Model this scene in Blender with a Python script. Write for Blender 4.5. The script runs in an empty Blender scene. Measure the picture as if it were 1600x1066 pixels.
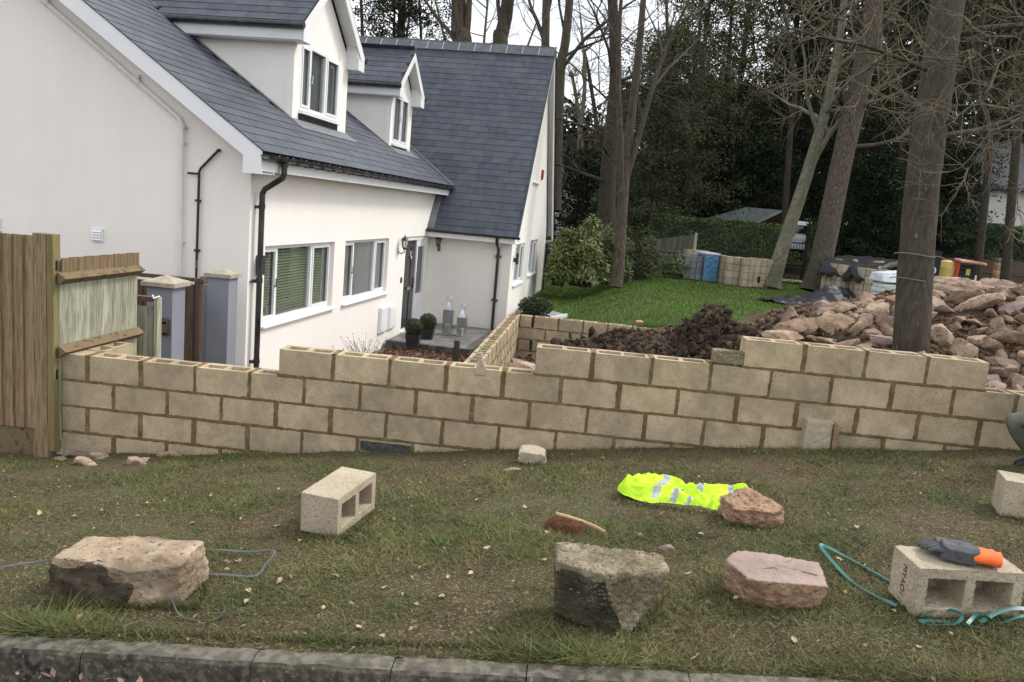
import bpy, math, random
import numpy as np
from mathutils import Vector, Matrix, noise
random.seed(7); RNG = np.random.default_rng(11)
SC = bpy.context.scene; COL = SC.collection
# ------------------------------------------------------------------ camera
CAM = np.array([3.80, -6.085, 1.4566]); YAW, PITCH, ROLL, FPX = .0631, .1622, .08815, 1250.
_f = np.array([-math.sin(YAW)*math.cos(PITCH), math.cos(YAW)*math.cos(PITCH), -math.sin(PITCH)])
_r = np.array([math.cos(YAW), math.sin(YAW), 0.]); _u = np.cross(_r, _f)
_r, _u = math.cos(ROLL)*_r+math.sin(ROLL)*_u, -math.sin(ROLL)*_r+math.cos(ROLL)*_u
cd = bpy.data.cameras.new('camera'); cam = bpy.data.objects.new('camera', cd); COL.objects.link(cam)
cd.sensor_width = 36; cd.lens = FPX/1600*36; cd.clip_end = 2000; cd.clip_start = .05
cam.matrix_world = Matrix(((_r[0], _u[0], -_f[0], CAM[0]), (_r[1], _u[1], -_f[1], CAM[1]), (_r[2], _u[2], -_f[2], CAM[2]), (0, 0, 0, 1)))
SC.camera = cam
# ------------------------------------------------------------------ light: bright overcast, soft sun from the right
SUN_EL, SUN_AZ = math.radians(48), math.radians(62)      # azimuth clockwise from +Y
W = bpy.data.worlds.new('World'); SC.world = W; W.use_nodes = True
nt = W.node_tree; nt.nodes.clear()
sky = nt.nodes.new('ShaderNodeTexSky'); sky.sky_type = 'NISHITA'; sky.sun_disc = False
sky.sun_elevation = SUN_EL; sky.sun_rotation = SUN_AZ; sky.dust_density = 3; sky.air_density = 1
hs = nt.nodes.new('ShaderNodeHueSaturation'); hs.inputs['Saturation'].default_value = .35
tc = nt.nodes.new('ShaderNodeTexCoord'); nz = nt.nodes.new('ShaderNodeTexNoise'); nz.inputs['Scale'].default_value = 3.0; nz.inputs['Detail'].default_value = 6
cr = nt.nodes.new('ShaderNodeValToRGB'); cr.color_ramp.elements[0].position = .35; cr.color_ramp.elements[1].position = .6
mx = nt.nodes.new('ShaderNodeMix'); mx.data_type = 'RGBA'; mx.inputs[7].default_value = (8.6, 8.9, 9.4, 1)
bg = nt.nodes.new('ShaderNodeBackground'); bg.inputs['Strength'].default_value = .15
wo = nt.nodes.new('ShaderNodeOutputWorld')
L = nt.links.new
L(sky.outputs[0], hs.inputs['Color']); L(tc.outputs['Generated'], nz.inputs['Vector']); L(nz.outputs['Fac'], cr.inputs[0])
L(cr.outputs[0], mx.inputs[0]); L(hs.outputs[0], mx.inputs[6]); L(mx.outputs[2], bg.inputs[0]); L(bg.outputs[0], wo.inputs[0])
sd = bpy.data.lights.new('sun', 'SUN'); sun = bpy.data.objects.new('sun', sd); COL.objects.link(sun)
sd.energy = 1.5; sd.angle = math.radians(12); sd.color = (1, .96, .9)
sun.rotation_euler = Vector((math.sin(SUN_AZ)*math.cos(SUN_EL), math.cos(SUN_AZ)*math.cos(SUN_EL), math.sin(SUN_EL))).to_track_quat('Z', 'Y').to_euler()
SC.view_settings.view_transform = 'Standard'; SC.view_settings.look = 'None'; SC.view_settings.exposure = .55
SC.view_settings.gamma = 1; SC.view_settings.use_curve_mapping = False
SC.render.engine = 'CYCLES'; SC.cycles.max_bounces = 6; SC.cycles.diffuse_bounces = 3; SC.cycles.transparent_max_bounces = 6

# ------------------------------------------------------------------ measuring helpers (sight lines laid onto real planes)
def ray(x, y): return _f+(x-800)/FPX*_r+(533-y)/FPX*_u
def onp(x, y, P, N):
    d = ray(x, y); P = np.array(P, float); N = np.array(N, float); return CAM+(((P-CAM)@N)/(d@N))*d
def onz(x, y, z): return onp(x, y, (0, 0, z), (0, 0, 1))
def ony(x, y, Y): return onp(x, y, (0, Y, 0), (0, 1, 0))
def atd(x, y, Z): return CAM+ray(x, y)*Z
def sstep(a, b, x):
    t = min(1, max(0, (x-a)/(b-a))); return t*t*(3-2*t)
def fn(x, y, z=0, s=1.0): return noise.noise(Vector((x*s, y*s, z*s)))
def fbm(p, o=4): return noise.fractal(Vector(p), 1.0, 2.0, o)

# ------------------------------------------------------------------ materials
MATS = {}
def mat(name, cols, scale=8, rough=.85, bump=0., bscale=None, rand=0., detail=6, metal=0, island=0., spec=.3, cols2=None, scale2=1.2, stretch=None, bdist=.01, speck=None, attr=None, wave=None, obj=False, trans=0., cut=(.35, .65)):
    m = bpy.data.materials.new(name); m.use_nodes = True; t = m.node_tree; n = t.nodes; l = t.links.new
    b = n['Principled BSDF']; b.inputs['Roughness'].default_value = rough; b.inputs['Metallic'].default_value = metal
    b.inputs['Specular IOR Level'].default_value = spec
    if trans: b.inputs['Transmission Weight'].default_value = trans
    if obj:
        g = n.new('ShaderNodeTexCoord'); pos = g.outputs['Object']
    else:
        g = n.new('ShaderNodeNewGeometry'); pos = g.outputs['Position']
    if stretch:
        mp = n.new('ShaderNodeMapping'); mp.inputs['Scale'].default_value = stretch; l(pos, mp.inputs[0]); pos = mp.outputs[0]
    def noi(sc, det=detail, r=.6):
        q = n.new('ShaderNodeTexNoise'); q.inputs['Scale'].default_value = sc; q.inputs['Detail'].default_value = det; q.inputs['Roughness'].default_value = r
        l(pos, q.inputs['Vector']); return q.outputs['Fac']
    def ramp(fac, cs, lo, hi):
        q = n.new('ShaderNodeValToRGB'); e = q.color_ramp.elements
        k = len(cs)
        e[0].position = lo; e[0].color = (*cs[0], 1); e[1].position = hi; e[1].color = (*cs[-1], 1)
        for i in range(1, k-1):
            z = e.new(lo+(hi-lo)*i/(k-1)); z.color = (*cs[i], 1)
        l(fac, q.inputs[0]); return q.outputs[0]
    def mix(fac, a, c, mode='MIX'):
        q = n.new('ShaderNodeMix'); q.data_type = 'RGBA'; q.blend_type = mode
        for s, v in ((0, fac), (6, a), (7, c)):
            if isinstance(v, (int, float)): q.inputs[s].default_value = v
            elif isinstance(v, tuple): q.inputs[s].default_value = (*v, 1)
            else: l(v, q.inputs[s])
        return q.outputs[2]
    c = ramp(noi(scale), cols, *cut) if len(cols) > 1 else None
    if c is None:
        q = n.new('ShaderNodeRGB'); q.outputs[0].default_value = (*cols[0], 1); c = q.outputs[0]
    if cols2:
        c = mix(ramp(noi(scale2, 4), [(0, 0, 0), (1, 1, 1)], .42, .6), c, ramp(noi(scale*1.3), cols2, .35, .65))
    if speck:    # (colour, scale, amount)
        sc_, amt = speck[1], speck[2]
        c = mix(ramp(noi(sc_, 2, .5), [(0, 0, 0), (1, 1, 1)], 1-amt, min(1, 1-amt+.06)), c, speck[0])
    if wave:     # (colour, scale, strength)
        q = n.new('ShaderNodeTexNoise'); mp2 = n.new('ShaderNodeMapping'); mp2.inputs['Scale'].default_value = wave[3]
        l(g.outputs['Object' if obj else 'Position'], mp2.inputs[0]); l(mp2.outputs[0], q.inputs['Vector']); q.inputs['Scale'].default_value = wave[1]; q.inputs['Detail'].default_value = 5
        mm = n.new('ShaderNodeMath'); mm.operation = 'MULTIPLY'; mm.inputs[1].default_value = wave[2]
        l(ramp(q.outputs['Fac'], [(0, 0, 0), (1, 1, 1)], .45, .62), mm.inputs[0]); c = mix(mm.outputs[0], c, wave[0])
    src = None
    if rand:
        oi = n.new('ShaderNodeObjectInfo'); src = oi.outputs['Random']; amt = rand
    if attr:
        at = n.new('ShaderNodeAttribute'); at.attribute_name = 'rnd'; src = at.outputs['Fac']; amt = attr
    if island:
        gg = n.new('ShaderNodeNewGeometry'); s2 = gg.outputs['Random Per Island']; amt = island
        if src is not None:
            ad = n.new('ShaderNodeMath'); ad.operation = 'ADD'; l(src, ad.inputs[0]); l(s2, ad.inputs[1])
            fr = n.new('ShaderNodeMath'); fr.operation = 'FRACT'; l(ad.outputs[0], fr.inputs[0]); s2 = fr.outputs[0]
        src = s2
    if src is not None:
        mr = n.new('ShaderNodeMapRange'); mr.inputs['To Min'].default_value = 1-amt; mr.inputs['To Max'].default_value = 1+amt; l(src, mr.inputs[0])
        hv = n.new('ShaderNodeHueSaturation'); l(mr.outputs[0], hv.inputs['Value']); l(c, hv.inputs['Color']); c = hv.outputs[0]
    l(c, b.inputs['Base Color'])
    if bump:
        bp = n.new('ShaderNodeBump'); bp.inputs['Strength'].default_value = bump; bp.inputs['Distance'].default_value = bdist
        l(noi(bscale or scale*4, 8, .65), bp.inputs['Height']); l(bp.outputs[0], b.inputs['Normal'])
    MATS[name] = m; return m
def M(n): return MATS[n]

mat('render_wall', [(.81, .765, .71), (.84, .795, .74)], 1.5, .9, .15, 120, cols2=[(.805, .755, .695), (.825, .78, .725)], scale2=.5, wave=((.77, .725, .665), 2, .3, (1.2, 1.2, .12)))
mat('pipe_white', [(.66, .64, .59), (.72, .70, .655)], 5, .45)
mat('upvc', [(.79, .79, .785), (.75, .75, .745)], 3, .35, spec=.5)
mat('soffit', [(.66, .66, .66), (.72, .72, .71)], 2, .5)
mat('slate', [(.038, .046, .064), (.056, .066, .088)], 3, .55, .25, 60, rand=.17, island=.17, spec=.35, cols2=[(.045, .05, .062), (.066, .074, .09)], wave=((.085, .09, .098), 5, .4, (1, 1, .3)))
mat('roof_under', [(.05, .05, .06)], 3, .8)
mat('black_plastic', [(.012, .012, .013), (.022, .022, .024)], 20, .35, spec=.5, wave=((.07, .065, .06), 8, .5, (1, 1, .3)))
mat('lead', [(.12, .125, .135), (.2, .2, .21)], 12, .55, .2, 40)
mat('ridge_tile', [(.075, .078, .088), (.11, .112, .12)], 6, .6, .3, 60, rand=.15)
mat('ridge_mortar', [(.5, .5, .48)], 5)
mat('block', [(.41, .32, .20), (.475, .375, .24), (.53, .43, .285)], 9, .95, .7, 130, rand=.09, speck=((.17, .135, .09), 130, .40), cols2=[(.30, .24, .16), (.41, .325, .215)], scale2=2.3, bdist=.006)
mat('block_pale', [(.40, .335, .245), (.49, .415, .31)], 12, .95, .7, 130, rand=.06, speck=((.22, .18, .125), 130, .42), cols2=[(.30, .25, .17), (.40, .335, .235)], scale2=3, bdist=.006)
mat('mortar', [(.11, .075, .033), (.155, .108, .05), (.22, .16, .082)], 9, .95, .7, 90, bdist=.01)
mat('mortar_pale', [(.28, .22, .13), (.38, .31, .21)], 9, .95, .7, 90)
mat('dark_block', [(.04, .04, .038), (.095, .092, .084)], 40, .9, .6, 120)
mat('fence_wood', [(.19, .122, .062), (.28, .185, .098), (.35, .245, .14)], 12, .85, .35, 60, rand=.24, stretch=(6, 6, .22), wave=((.085, .052, .03), 16, .55, (5, 5, .35)), cols2=[(.21, .155, .085), (.31, .23, .135)], speck=((.09, .05, .028), 5, .30))
mat('green_post', [(.15, .13, .055), (.21, .18, .075), (.19, .14, .07)], 5, .85, .3, 60, stretch=(3, 3, .4))
mat('pale_board', [(.25, .24, .165), (.38, .38, .29), (.34, .33, .23)], 11, .85, .3, 60, rand=.16, stretch=(6, 6, .3), wave=((.15, .145, .095), 13, .6, (4, 4, .4)))
mat('dark_wood', [(.055, .036, .026), (.12, .08, .055), (.09, .065, .05)], 8, .85, .3, 60, rand=.1, stretch=(5, 5, .3))
mat('cut_wood', [(.22, .14, .075), (.32, .21, .12)], 20, .8)
mat('rail_wood', [(.07, .055, .035), (.19, .13, .07), (.15, .12, .07)], 14, .9, .5, 60)
mat('grey_render', [(.20, .21, .235), (.235, .245, .275)], 2, .85, .15, 90)
mat('cap_stone', [(.30, .26, .195), (.42, .37, .285)], 16, .9, .4, 90)
mat('soil', [(.035, .022, .013), (.075, .048, .028), (.11, .075, .045)], 7, .97, 1, 40, bdist=.03, cols2=[(.06, .04, .022), (.16, .11, .065)])
mat('clod', [(.022, .014, .009), (.05, .033, .021), (.085, .058, .037)], 14, .97, .8, 60, attr=.5, bdist=.02)
mat('verge_soil', [(.045, .042, .016), (.08, .072, .030), (.052, .066, .020)], 9, .97, 1, 60, bdist=.02, cols2=[(.055, .038, .02), (.105, .073, .04)], scale2=1.6, speck=((.19, .16, .075), 75, .44))
mat('blade', [(.064, .080, .022), (.112, .120, .038), (.165, .148, .058)], 1.3, .8, attr=.75, cols2=[(.12, .09, .04), (.055, .082, .02)], scale2=2.2, detail=8)
mat('lawn', [(.055, .10, .014), (.085, .145, .022), (.115, .17, .032)], 2.2, .9, .8, 60, bdist=.03, cols2=[(.045, .09, .015), (.07, .115, .03)], scale2=.5)
mat('lawn_blade', [(.065, .125, .015), (.10, .175, .024), (.14, .205, .042)], .8, .7, attr=.45, cols2=[(.085, .13, .025), (.13, .15, .05)], scale2=.45)
mat('litter', [(.17, .13, .07), (.27, .215, .13), (.11, .07, .04)], 3, .85, attr=.5, detail=2)
mat('asphalt', [(.03, .03, .03), (.065, .06, .055)], 60, .9, .8, 120)
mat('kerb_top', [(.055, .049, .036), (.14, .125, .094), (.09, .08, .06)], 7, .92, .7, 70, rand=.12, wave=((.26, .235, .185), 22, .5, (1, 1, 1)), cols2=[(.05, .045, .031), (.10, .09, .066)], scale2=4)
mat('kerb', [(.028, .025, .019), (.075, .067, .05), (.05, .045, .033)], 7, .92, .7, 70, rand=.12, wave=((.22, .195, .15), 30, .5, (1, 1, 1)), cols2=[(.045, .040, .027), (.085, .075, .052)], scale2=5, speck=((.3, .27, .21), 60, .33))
mat('gravel', [(.12, .10, .08), (.24, .20, .16)], 30, .95, .9, 60)
mat('drive', [(.06, .05, .042), (.11, .09, .075)], 6, .95, .8, 60)
mat('paving', [(.11, .105, .10), (.19, .175, .16)], 5, .6, .3, 60, rand=.2, cols2=[(.13, .12, .115), (.24, .215, .19)])
mat('paving_edge', [(.06, .058, .056), (.12, .11, .10)], 9, .7, .3, 60, rand=.3)
mat('old_board', [(.075, .078, .052), (.13, .13, .09)], 8, .9, rand=.2, stretch=(4, 4, .4))
mat('bark', [(.036, .028, .020), (.075, .058, .042), (.12, .098, .074)], 22, .95, 1, 30, stretch=(1, 1, .16), bdist=.04, cols2=[(.042, .036, .023), (.085, .072, .05)], speck=((.26, .24, .19), 30, .3))
mat('bark_grey', [(.085, .08, .056), (.155, .142, .105), (.20, .185, .14)], 9, .95, .8, 30, bdist=.02, cols2=[(.08, .085, .045), (.15, .14, .095)])
mat('bark_dark', [(.028, .022, .016), (.06, .048, .036)], 12, .95, .8, 30, bdist=.03)
mat('twig', [(.105, .086, .053), (.17, .14, .092)], 3, .9)
mat('twig_dark', [(.045, .036, .026), (.085, .068, .048)], 3, .9)
mat('twig_green', [(.10, .095, .045), (.16, .14, .075)], 3, .9)
mat('ever', [(.012, .020, .009), (.026, .038, .016)], .7, .8, attr=.6, spec=.15)
mat('ever_mid', [(.038, .050, .021), (.078, .090, .04)], .7, .8, attr=.6, spec=.2)
mat('pine', [(.055, .064, .028), (.10, .105, .05)], .5, .8, attr=.6, spec=.2)
mat('laurel', [(.075, .105, .022), (.14, .17, .045), (.19, .21, .075)], 1.5, .45, attr=.5, spec=.5)
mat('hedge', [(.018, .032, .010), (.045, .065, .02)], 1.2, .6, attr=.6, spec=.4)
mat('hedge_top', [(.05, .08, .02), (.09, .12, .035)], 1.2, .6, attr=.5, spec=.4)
mat('topiary', [(.018, .028, .010), (.04, .055, .02)], 5, .7, attr=.6)
mat('rock_tan', [(.22, .145, .095), (.37, .26, .18), (.53, .40, .295)], 6, .95, 1, 40, rand=.22, cols2=[(.2, .13, .08), (.33, .23, .15)], scale2=2, bdist=.03, speck=((.13, .085, .055), 20, .36))
mat('rock_pink', [(.25, .16, .125), (.34, .235, .19), (.28, .2, .165)], 6, .95, 1, 40, rand=.2, cols2=[(.24, .165, .15), (.36, .27, .23)], scale2=2, bdist=.03)
mat('rock_slab', [(.36, .26, .17), (.48, .365, .25), (.56, .45, .33)], 7, .95, 1, 30, bdist=.03, obj=True, wave=((.17, .12, .075), 5, .8, (1, 1, 1)), speck=((.20, .14, .09), 34, .38))
mat('rock_dark', [(.055, .042, .027), (.12, .09, .06), (.2, .155, .1)], 9, .97, 1, 40, bdist=.03, obj=True)
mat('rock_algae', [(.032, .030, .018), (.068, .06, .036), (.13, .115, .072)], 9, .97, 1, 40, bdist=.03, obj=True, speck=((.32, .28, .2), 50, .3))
mat('rock_moss', [(.19, .155, .09), (.33, .275, .18), (.46, .395, .28)], 14, .95, 1, 40, bdist=.03, obj=True, cols2=[(.11, .095, .055), (.2, .17, .105)], scale2=6, speck=((.09, .075, .045), 90, .42))
mat('rock_rough', [(.30, .17, .105), (.46, .29, .18), (.52, .36, .235)], 18, .95, 1, 60, bdist=.03, obj=True, speck=((.15, .095, .06), 40, .36))
mat('rock_top', [(.25, .185, .155), (.33, .25, .21)], 5, .9, .5, 30, obj=True)
mat('steel', [(.55, .55, .56), (.7, .7, .7)], 8, .22, metal=1)
mat('glass_lantern', [(.6, .62, .62)], 3, .05, trans=.9)
mat('candle', [(.75, .72, .62)], 3, .6)
mat('window_glass', [(.012, .014, .016), (.03, .034, .036)], 1.2, .04, spec=.8)
mat('blind', [(.55, .62, .38), (.62, .68, .46)], 2, .5)  # green tint paints the lawn's reflection into the slats
mat('blind_grey', [(.5, .5, .49), (.6, .6, .58)], 2, .5)
mat('curtain', [(.35, .36, .37), (.45, .46, .46)], 4, .9, stretch=(8, 8, .3))
mat('interior', [(.06, .085, .035), (.10, .13, .05)], .6, .9)  # green tone stands in for the lawn reflected between the slats
mat('door_black', [(.015, .015, .017)], 3, .25, spec=.6)
mat('hivis', [(.46, .72, .02), (.53, .80, .035)], 5, .75, .15, 60)
mat('reflective', [(.27, .29, .33), (.38, .40, .44)], 14, .5, spec=.4)
mat('brush_wood', [(.42, .27, .14), (.5, .34, .19)], 12, .6, stretch=(.3, 3, 3))
mat('bristle', [(.11, .045, .022), (.19, .085, .04)], 30, .9, attr=.5)
mat('glove_grey', [(.06, .062, .068), (.095, .097, .105)], 40, .65, .4, 200, obj=True)
mat('glove_orange', [(.85, .13, .03), (.95, .19, .05)], 20, .7, .3, 300, obj=True)
mat('strap_teal', [(.012, .10, .085), (.024, .17, .145)], 6, .4, spec=.5)
mat('strap_grey', [(.035, .042, .046), (.10, .115, .12)], 4, .4, spec=.5)
mat('tarp', [(.008, .008, .010), (.016, .016, .019)], 4, .36, .6, 9, spec=.35, bdist=.05)
mat('bag_white', [(.50, .52, .56), (.62, .64, .67)], 5, .45, .5, 14, bdist=.04)
mat('bag_print', [(.3, .36, .45)], 5, .5)
mat('pack_wrap_blue', [(.04, .13, .24), (.07, .2, .34)], 5, .3, .3, 10, spec=.6)
mat('pack_grey', [(.13, .135, .145), (.21, .215, .225)], 7, .7, .5, 30, rand=.2)
mat('car_white', [(.72, .73, .75)], 3, .25, spec=.6)
mat('car_glass', [(.01, .012, .015)], 3, .06, spec=.8)
mat('lamp_red', [(.35, .01, .01)], 3, .2, spec=.6)
mat('rubber', [(.015, .015, .015)], 3, .8)
mat('yellow', [(.42, .30, .08), (.50, .38, .13)], 3, .5)
mat('red', [(.42, .04, .03), (.5, .06, .04)], 3, .4)
mat('red_faded', [(.50, .20, .16), (.62, .30, .25)], 4, .4)
mat('near_black', [(.008, .008, .009)], 3, .5)
mat('letter', [(.6, .6, .6)], 3, .5)
mat('ink', [(.07, .03, .035)], 3, .8)
mat('brick', [(.25, .12, .075), (.36, .2, .13)], 9, .9, .5, 60, rand=.3)
mat('felt_roof', [(.14, .17, .16), (.2, .23, .215)], 4, .85)
mat('cream_wall', [(.55, .54, .50), (.62, .61, .57)], 2, .9)
mat('trouser', [(.105, .108, .085), (.15, .152, .12)], 12, .9, .5, 40)
mat('skin', [(.45, .27, .19)], 5, .6)
mat('pot_black', [(.02, .02, .021), (.035, .035, .036)], 8, .5)
mat('pipe_rust', [(.022, .02, .02), (.045, .035, .032)], 9, .6, speck=((.35, .15, .1), 14, .32))

# ------------------------------------------------------------------ mesh builder
def tag(o, label=None, cat=None, group=None, kind=None):
    if label: o['label'] = label
    if cat: o['category'] = cat
    if group: o['group'] = group
    if kind: o['kind'] = kind
    return o
def thing(name, loc, label, cat, group=None, rz=0):
    o = bpy.data.objects.new(name, None); COL.objects.link(o); o.location = loc; o.rotation_euler = (0, 0, rz); o.empty_display_size = .2
    return tag(o, label, cat, group)
class MB:
    def __init__(s): s.v = []; s.f = []; s.m = []; s.cur = 0
    def add(s, vs, fs):
        k = len(s.v); s.v += [tuple(map(float, p)) for p in vs]; s.f += [tuple(i+k for i in q) for q in fs]; s.m += [s.cur]*len(fs); return s
    def box(s, x0, x1, y0, y1, z0, z1):
        return s.add([(x0, y0, z0), (x1, y0, z0), (x1, y1, z0), (x0, y1, z0), (x0, y0, z1), (x1, y0, z1), (x1, y1, z1), (x0, y1, z1)],
                     [(0, 3, 2, 1), (4, 5, 6, 7), (0, 1, 5, 4), (1, 2, 6, 5), (2, 3, 7, 6), (3, 0, 4, 7)])
    def prism(s, poly, d):       # closed polygon (3d points) extruded by vector d
        n = len(poly); d = np.array(d, float); p = [np.array(q, float) for q in poly]
        return s.add(p+[q+d for q in p], [tuple(range(n-1, -1, -1)), tuple(range(n, 2*n))]+[(i, (i+1) % n, n+(i+1) % n, n+i) for i in range(n)])
    def tube(s, pts, r, n=8, cap=True):
        pts = [Vector(p) for p in pts]; N = len(pts); rs = r if hasattr(r, '__len__') else [r]*N
        vs = []; t0 = (pts[1]-pts[0]).normalized(); a = t0.orthogonal().normalized()
        for i, p in enumerate(pts):
            t = ((pts[min(i+1, N-1)]-pts[max(i-1, 0)])).normalized()
            a = (a-t*a.dot(t)); a = a.normalized() if a.length > 1e-6 else t.orthogonal().normalized(); b = t.cross(a)
            for k in range(n):
                q = 2*math.pi*k/n; vs.append(p+(a*math.cos(q)+b*math.sin(q))*rs[i])
        fs = [(i*n+k, i*n+(k+1) % n, (i+1)*n+(k+1) % n, (i+1)*n+k) for i in range(N-1) for k in range(n)]
        if cap: fs += [tuple(range(n-1, -1, -1)), tuple((N-1)*n+k for k in range(n))]
        return s.add(vs, fs)
    def lathe(s, prof, c=(0, 0, 0), n=16):
        vs = [(c[0]+r*math.cos(2*math.pi*k/n), c[1]+r*math.sin(2*math.pi*k/n), c[2]+z) for r, z in prof for k in range(n)]
        fs = [(i*n+k, i*n+(k+1) % n, (i+1)*n+(k+1) % n, (i+1)*n+k) for i in range(len(prof)-1) for k in range(n)]
        fs += [tuple(range(n-1, -1, -1)), tuple((len(prof)-1)*n+k for k in range(n))]
        return s.add(vs, fs)
    def grid(s, P):              # P[i][j] points
        a, b = len(P), len(P[0])
        return s.add([p for row in P for p in row], [(i*b+j, i*b+j+1, (i+1)*b+j+1, (i+1)*b+j) for i in range(a-1) for j in range(b-1)])
    def mesh(s, name, mats, smooth=False):
        me = bpy.data.meshes.new(name); me.from_pydata(s.v, [], s.f)
        for q in (mats if isinstance(mats, (list, tuple)) else [mats]): me.materials.append(M(q) if isinstance(q, str) else q)
        if any(s.m): me.polygons.foreach_set('material_index', s.m)
        if smooth: me.polygons.foreach_set('use_smooth', [True]*len(me.polygons))
        me.update(); return me
    def build(s, name, mats, parent=None, loc=(0, 0, 0), smooth=False, kind=None, rot=(0, 0, 0)):
        return link(name, s.mesh(name, mats, smooth), parent, loc, kind, rot)
def link(name, me, parent=None, loc=(0, 0, 0), kind=None, rot=(0, 0, 0)):
    o = bpy.data.objects.new(name, me); COL.objects.link(o); o.parent = parent; o.location = loc; o.rotation_euler = rot
    if kind: o['kind'] = kind
    return o
def tris(name, V, F, m, parent=None, rnd=None, kind=None, smooth=False, mi=None):
    """fast mesh from numpy: V (n,3), F (k,3|4)"""
    me = bpy.data.meshes.new(name); k = F.shape[1]
    me.vertices.add(len(V)); me.vertices.foreach_set('co', np.ascontiguousarray(V, dtype=np.float32).ravel())
    me.loops.add(F.size); me.loops.foreach_set('vertex_index', F.ravel().astype(np.int32))
    me.polygons.add(len(F)); me.polygons.foreach_set('loop_start', np.arange(0, F.size, k, dtype=np.int32))
    me.update(calc_edges=True)
    if rnd is not None:
        a = me.attributes.new('rnd', 'FLOAT', 'POINT'); a.data.foreach_set('value', rnd.astype(np.float32))
    for q in (m if isinstance(m, (list, tuple)) else [m]): me.materials.append(M(q))
    if mi is not None: me.polygons.foreach_set('material_index', mi.astype(np.int32))
    if smooth: me.polygons.foreach_set('use_smooth', np.ones(len(F), bool))
    return link(name, me, parent, kind=kind)
def copy_tree(o, parent=None):
    c = o.copy(); COL.objects.link(c); c.parent = parent
    for ch in o.children: copy_tree(ch, c)
    return c
def bevel(o, w, seg=2):
    m = o.modifiers.new('bevel', 'BEVEL'); m.width = w; m.segments = seg; m.limit_method = 'ANGLE'; return o
def rand_unit(n):
    v = RNG.normal(size=(n, 3)); return v/np.linalg.norm(v, axis=1)[:, None]
def leaves(C, size, asp=.5, up=0., jitter=.35, N=None):
    """quads (as 2 tris sharing 4 verts) at centres C, random orientation; up biases normals upward"""
    n = len(C); nn = rand_unit(n) if N is None else N+rand_unit(n)*jitter
    nn[:, 2] += up; nn /= np.linalg.norm(nn, axis=1)[:, None]
    t = np.cross(nn, rand_unit(n)); t /= np.linalg.norm(t, axis=1)[:, None]; b = np.cross(nn, t)
    s = (size*(1-jitter+2*jitter*RNG.random(n)))[:, None]
    V = np.stack([C-t*s, C+b*s*asp, C+t*s, C-b*s*asp], 1).reshape(-1, 3)
    return V, np.arange(4*n).reshape(n, 4)
# ================================================================== GROUND
def kz(X): return -.3+.075*(X-1.8)
WX = [-8, -.2, 2.47, 3.64, 4.97, 5.69, 7.1, 16]; WZ = [-1.2, -.86, -.54, -.39, -.225, -.155, -.01, .6]
def vz(X, Y, n=True):
    t = min(1, max(0, (Y+3.42)/3.42)); t = t**1.35
    z = kz(X)*(1-t)+float(np.interp(X, WX, WZ))*t
    if n: z += .022*fn(X, Y, 0, 1.6)*min(1, (Y+3.45)*3)+.008*fn(X, Y, 3, 7)
    return z
def bz(X, Y):   # ground behind: lawn rising to the woods
    z = -.45-.6*(1-sstep(2.9, 5.5, X-.08*(Y-9)))+.55*sstep(18, 34, X)*sstep(12, 34, Y)+.9*sstep(30, 48, Y)
    return z+.03*fn(X, Y, 5, .4)
def sheet(name, x0, x1, y0, y1, st, h, m, smooth=True):
    xs = np.arange(x0, x1+st*.5, st); ys = np.arange(y0, y1+st*.5, st)
    V = np.array([(x, y, h(x, y)) for y in ys for x in xs]); a, b = len(ys), len(xs)
    i, j = np.meshgrid(np.arange(a-1), np.arange(b-1), indexing='ij'); k = (i*b+j).ravel()
    o = tris(name, V, np.stack([k, k+1, k+1+b, k+b], 1), m, smooth=smooth, kind='structure'); return o
sheet('verge_ground', -7, 15, -3.42, .06, .045, vz, 'verge_soil')
sheet('road', -40, 60, -30, -3.5, 2.0, lambda x, y: kz(x)-.088, 'asphalt', False)
b = MB(); b.add([(-600, -600, -3.2), (600, -600, -3.2), (600, 600, -3.2), (-600, 600, -3.2)], [(0, 1, 2, 3)]); b.build('far_ground', 'soil', kind='structure')
sheet('courtyard_ground', -9, 2.55, .25, 20, .5, lambda x, y: -1.6, 'gravel')
# soil bed inside the block walls with muck and rubble standing on it
TX = [2.6, 4.2, 5.4, 6.3, 6.9, 7.4, 8.0, 8.9, 9.7, 18]; TZ = [-1.15, -1.0, -.5, -.2, 0, .38, .5, .85, .92, .9]
def sz(X, Y):
    base = -1.15+.9*sstep(2.9, 6.2, X)+.35*sstep(6, 8, X)
    top = float(np.interp(X, TX, TZ)); k = sstep(1.0, 4.8, Y)**.8*(1-sstep(5.6, 9.5, Y)*.9)
    return base+(max(top, base)-base)*k+.05*fn(X, Y, 1, 2)+.025*fn(X, Y, 2, 6)-.9*sstep(8.0, 9.2, Y)
sheet('soil_bed', 2.7, 18, .2, 12.6, .12, sz, 'soil')
sheet('lawn', 2.6, 24, 8.7, 46, .4, bz, 'lawn')
sheet('woodland_floor', -120, 160, 10, 240, 5., lambda x, y: (bz(x, y)-.12) if y > 29 or x > 17 else -1.85, 'soil')
# driveway behind the lawn, with its edging stones
dk = [onz(1236, 441, -.42), onz(1300, 446, -.38)]
b = MB()
xs = np.linspace(13, 60, 40); ys = np.linspace(28.5, 36, 8)
b.grid([[(x, y+.25*(x-14), bz(x, y+.25*(x-14))+.03) for x in xs] for y in ys]); b.build('driveway', 'drive', kind='structure')
b = MB()
xs = np.linspace(24.2, 32, 12); ys = np.linspace(36, 56, 20)
b.grid([[(x+.2*(y-36), y, bz(x+.2*(y-36), y)+.036) for x in xs] for y in ys]); b.build('gravel_path', 'drive', kind='structure')

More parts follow.
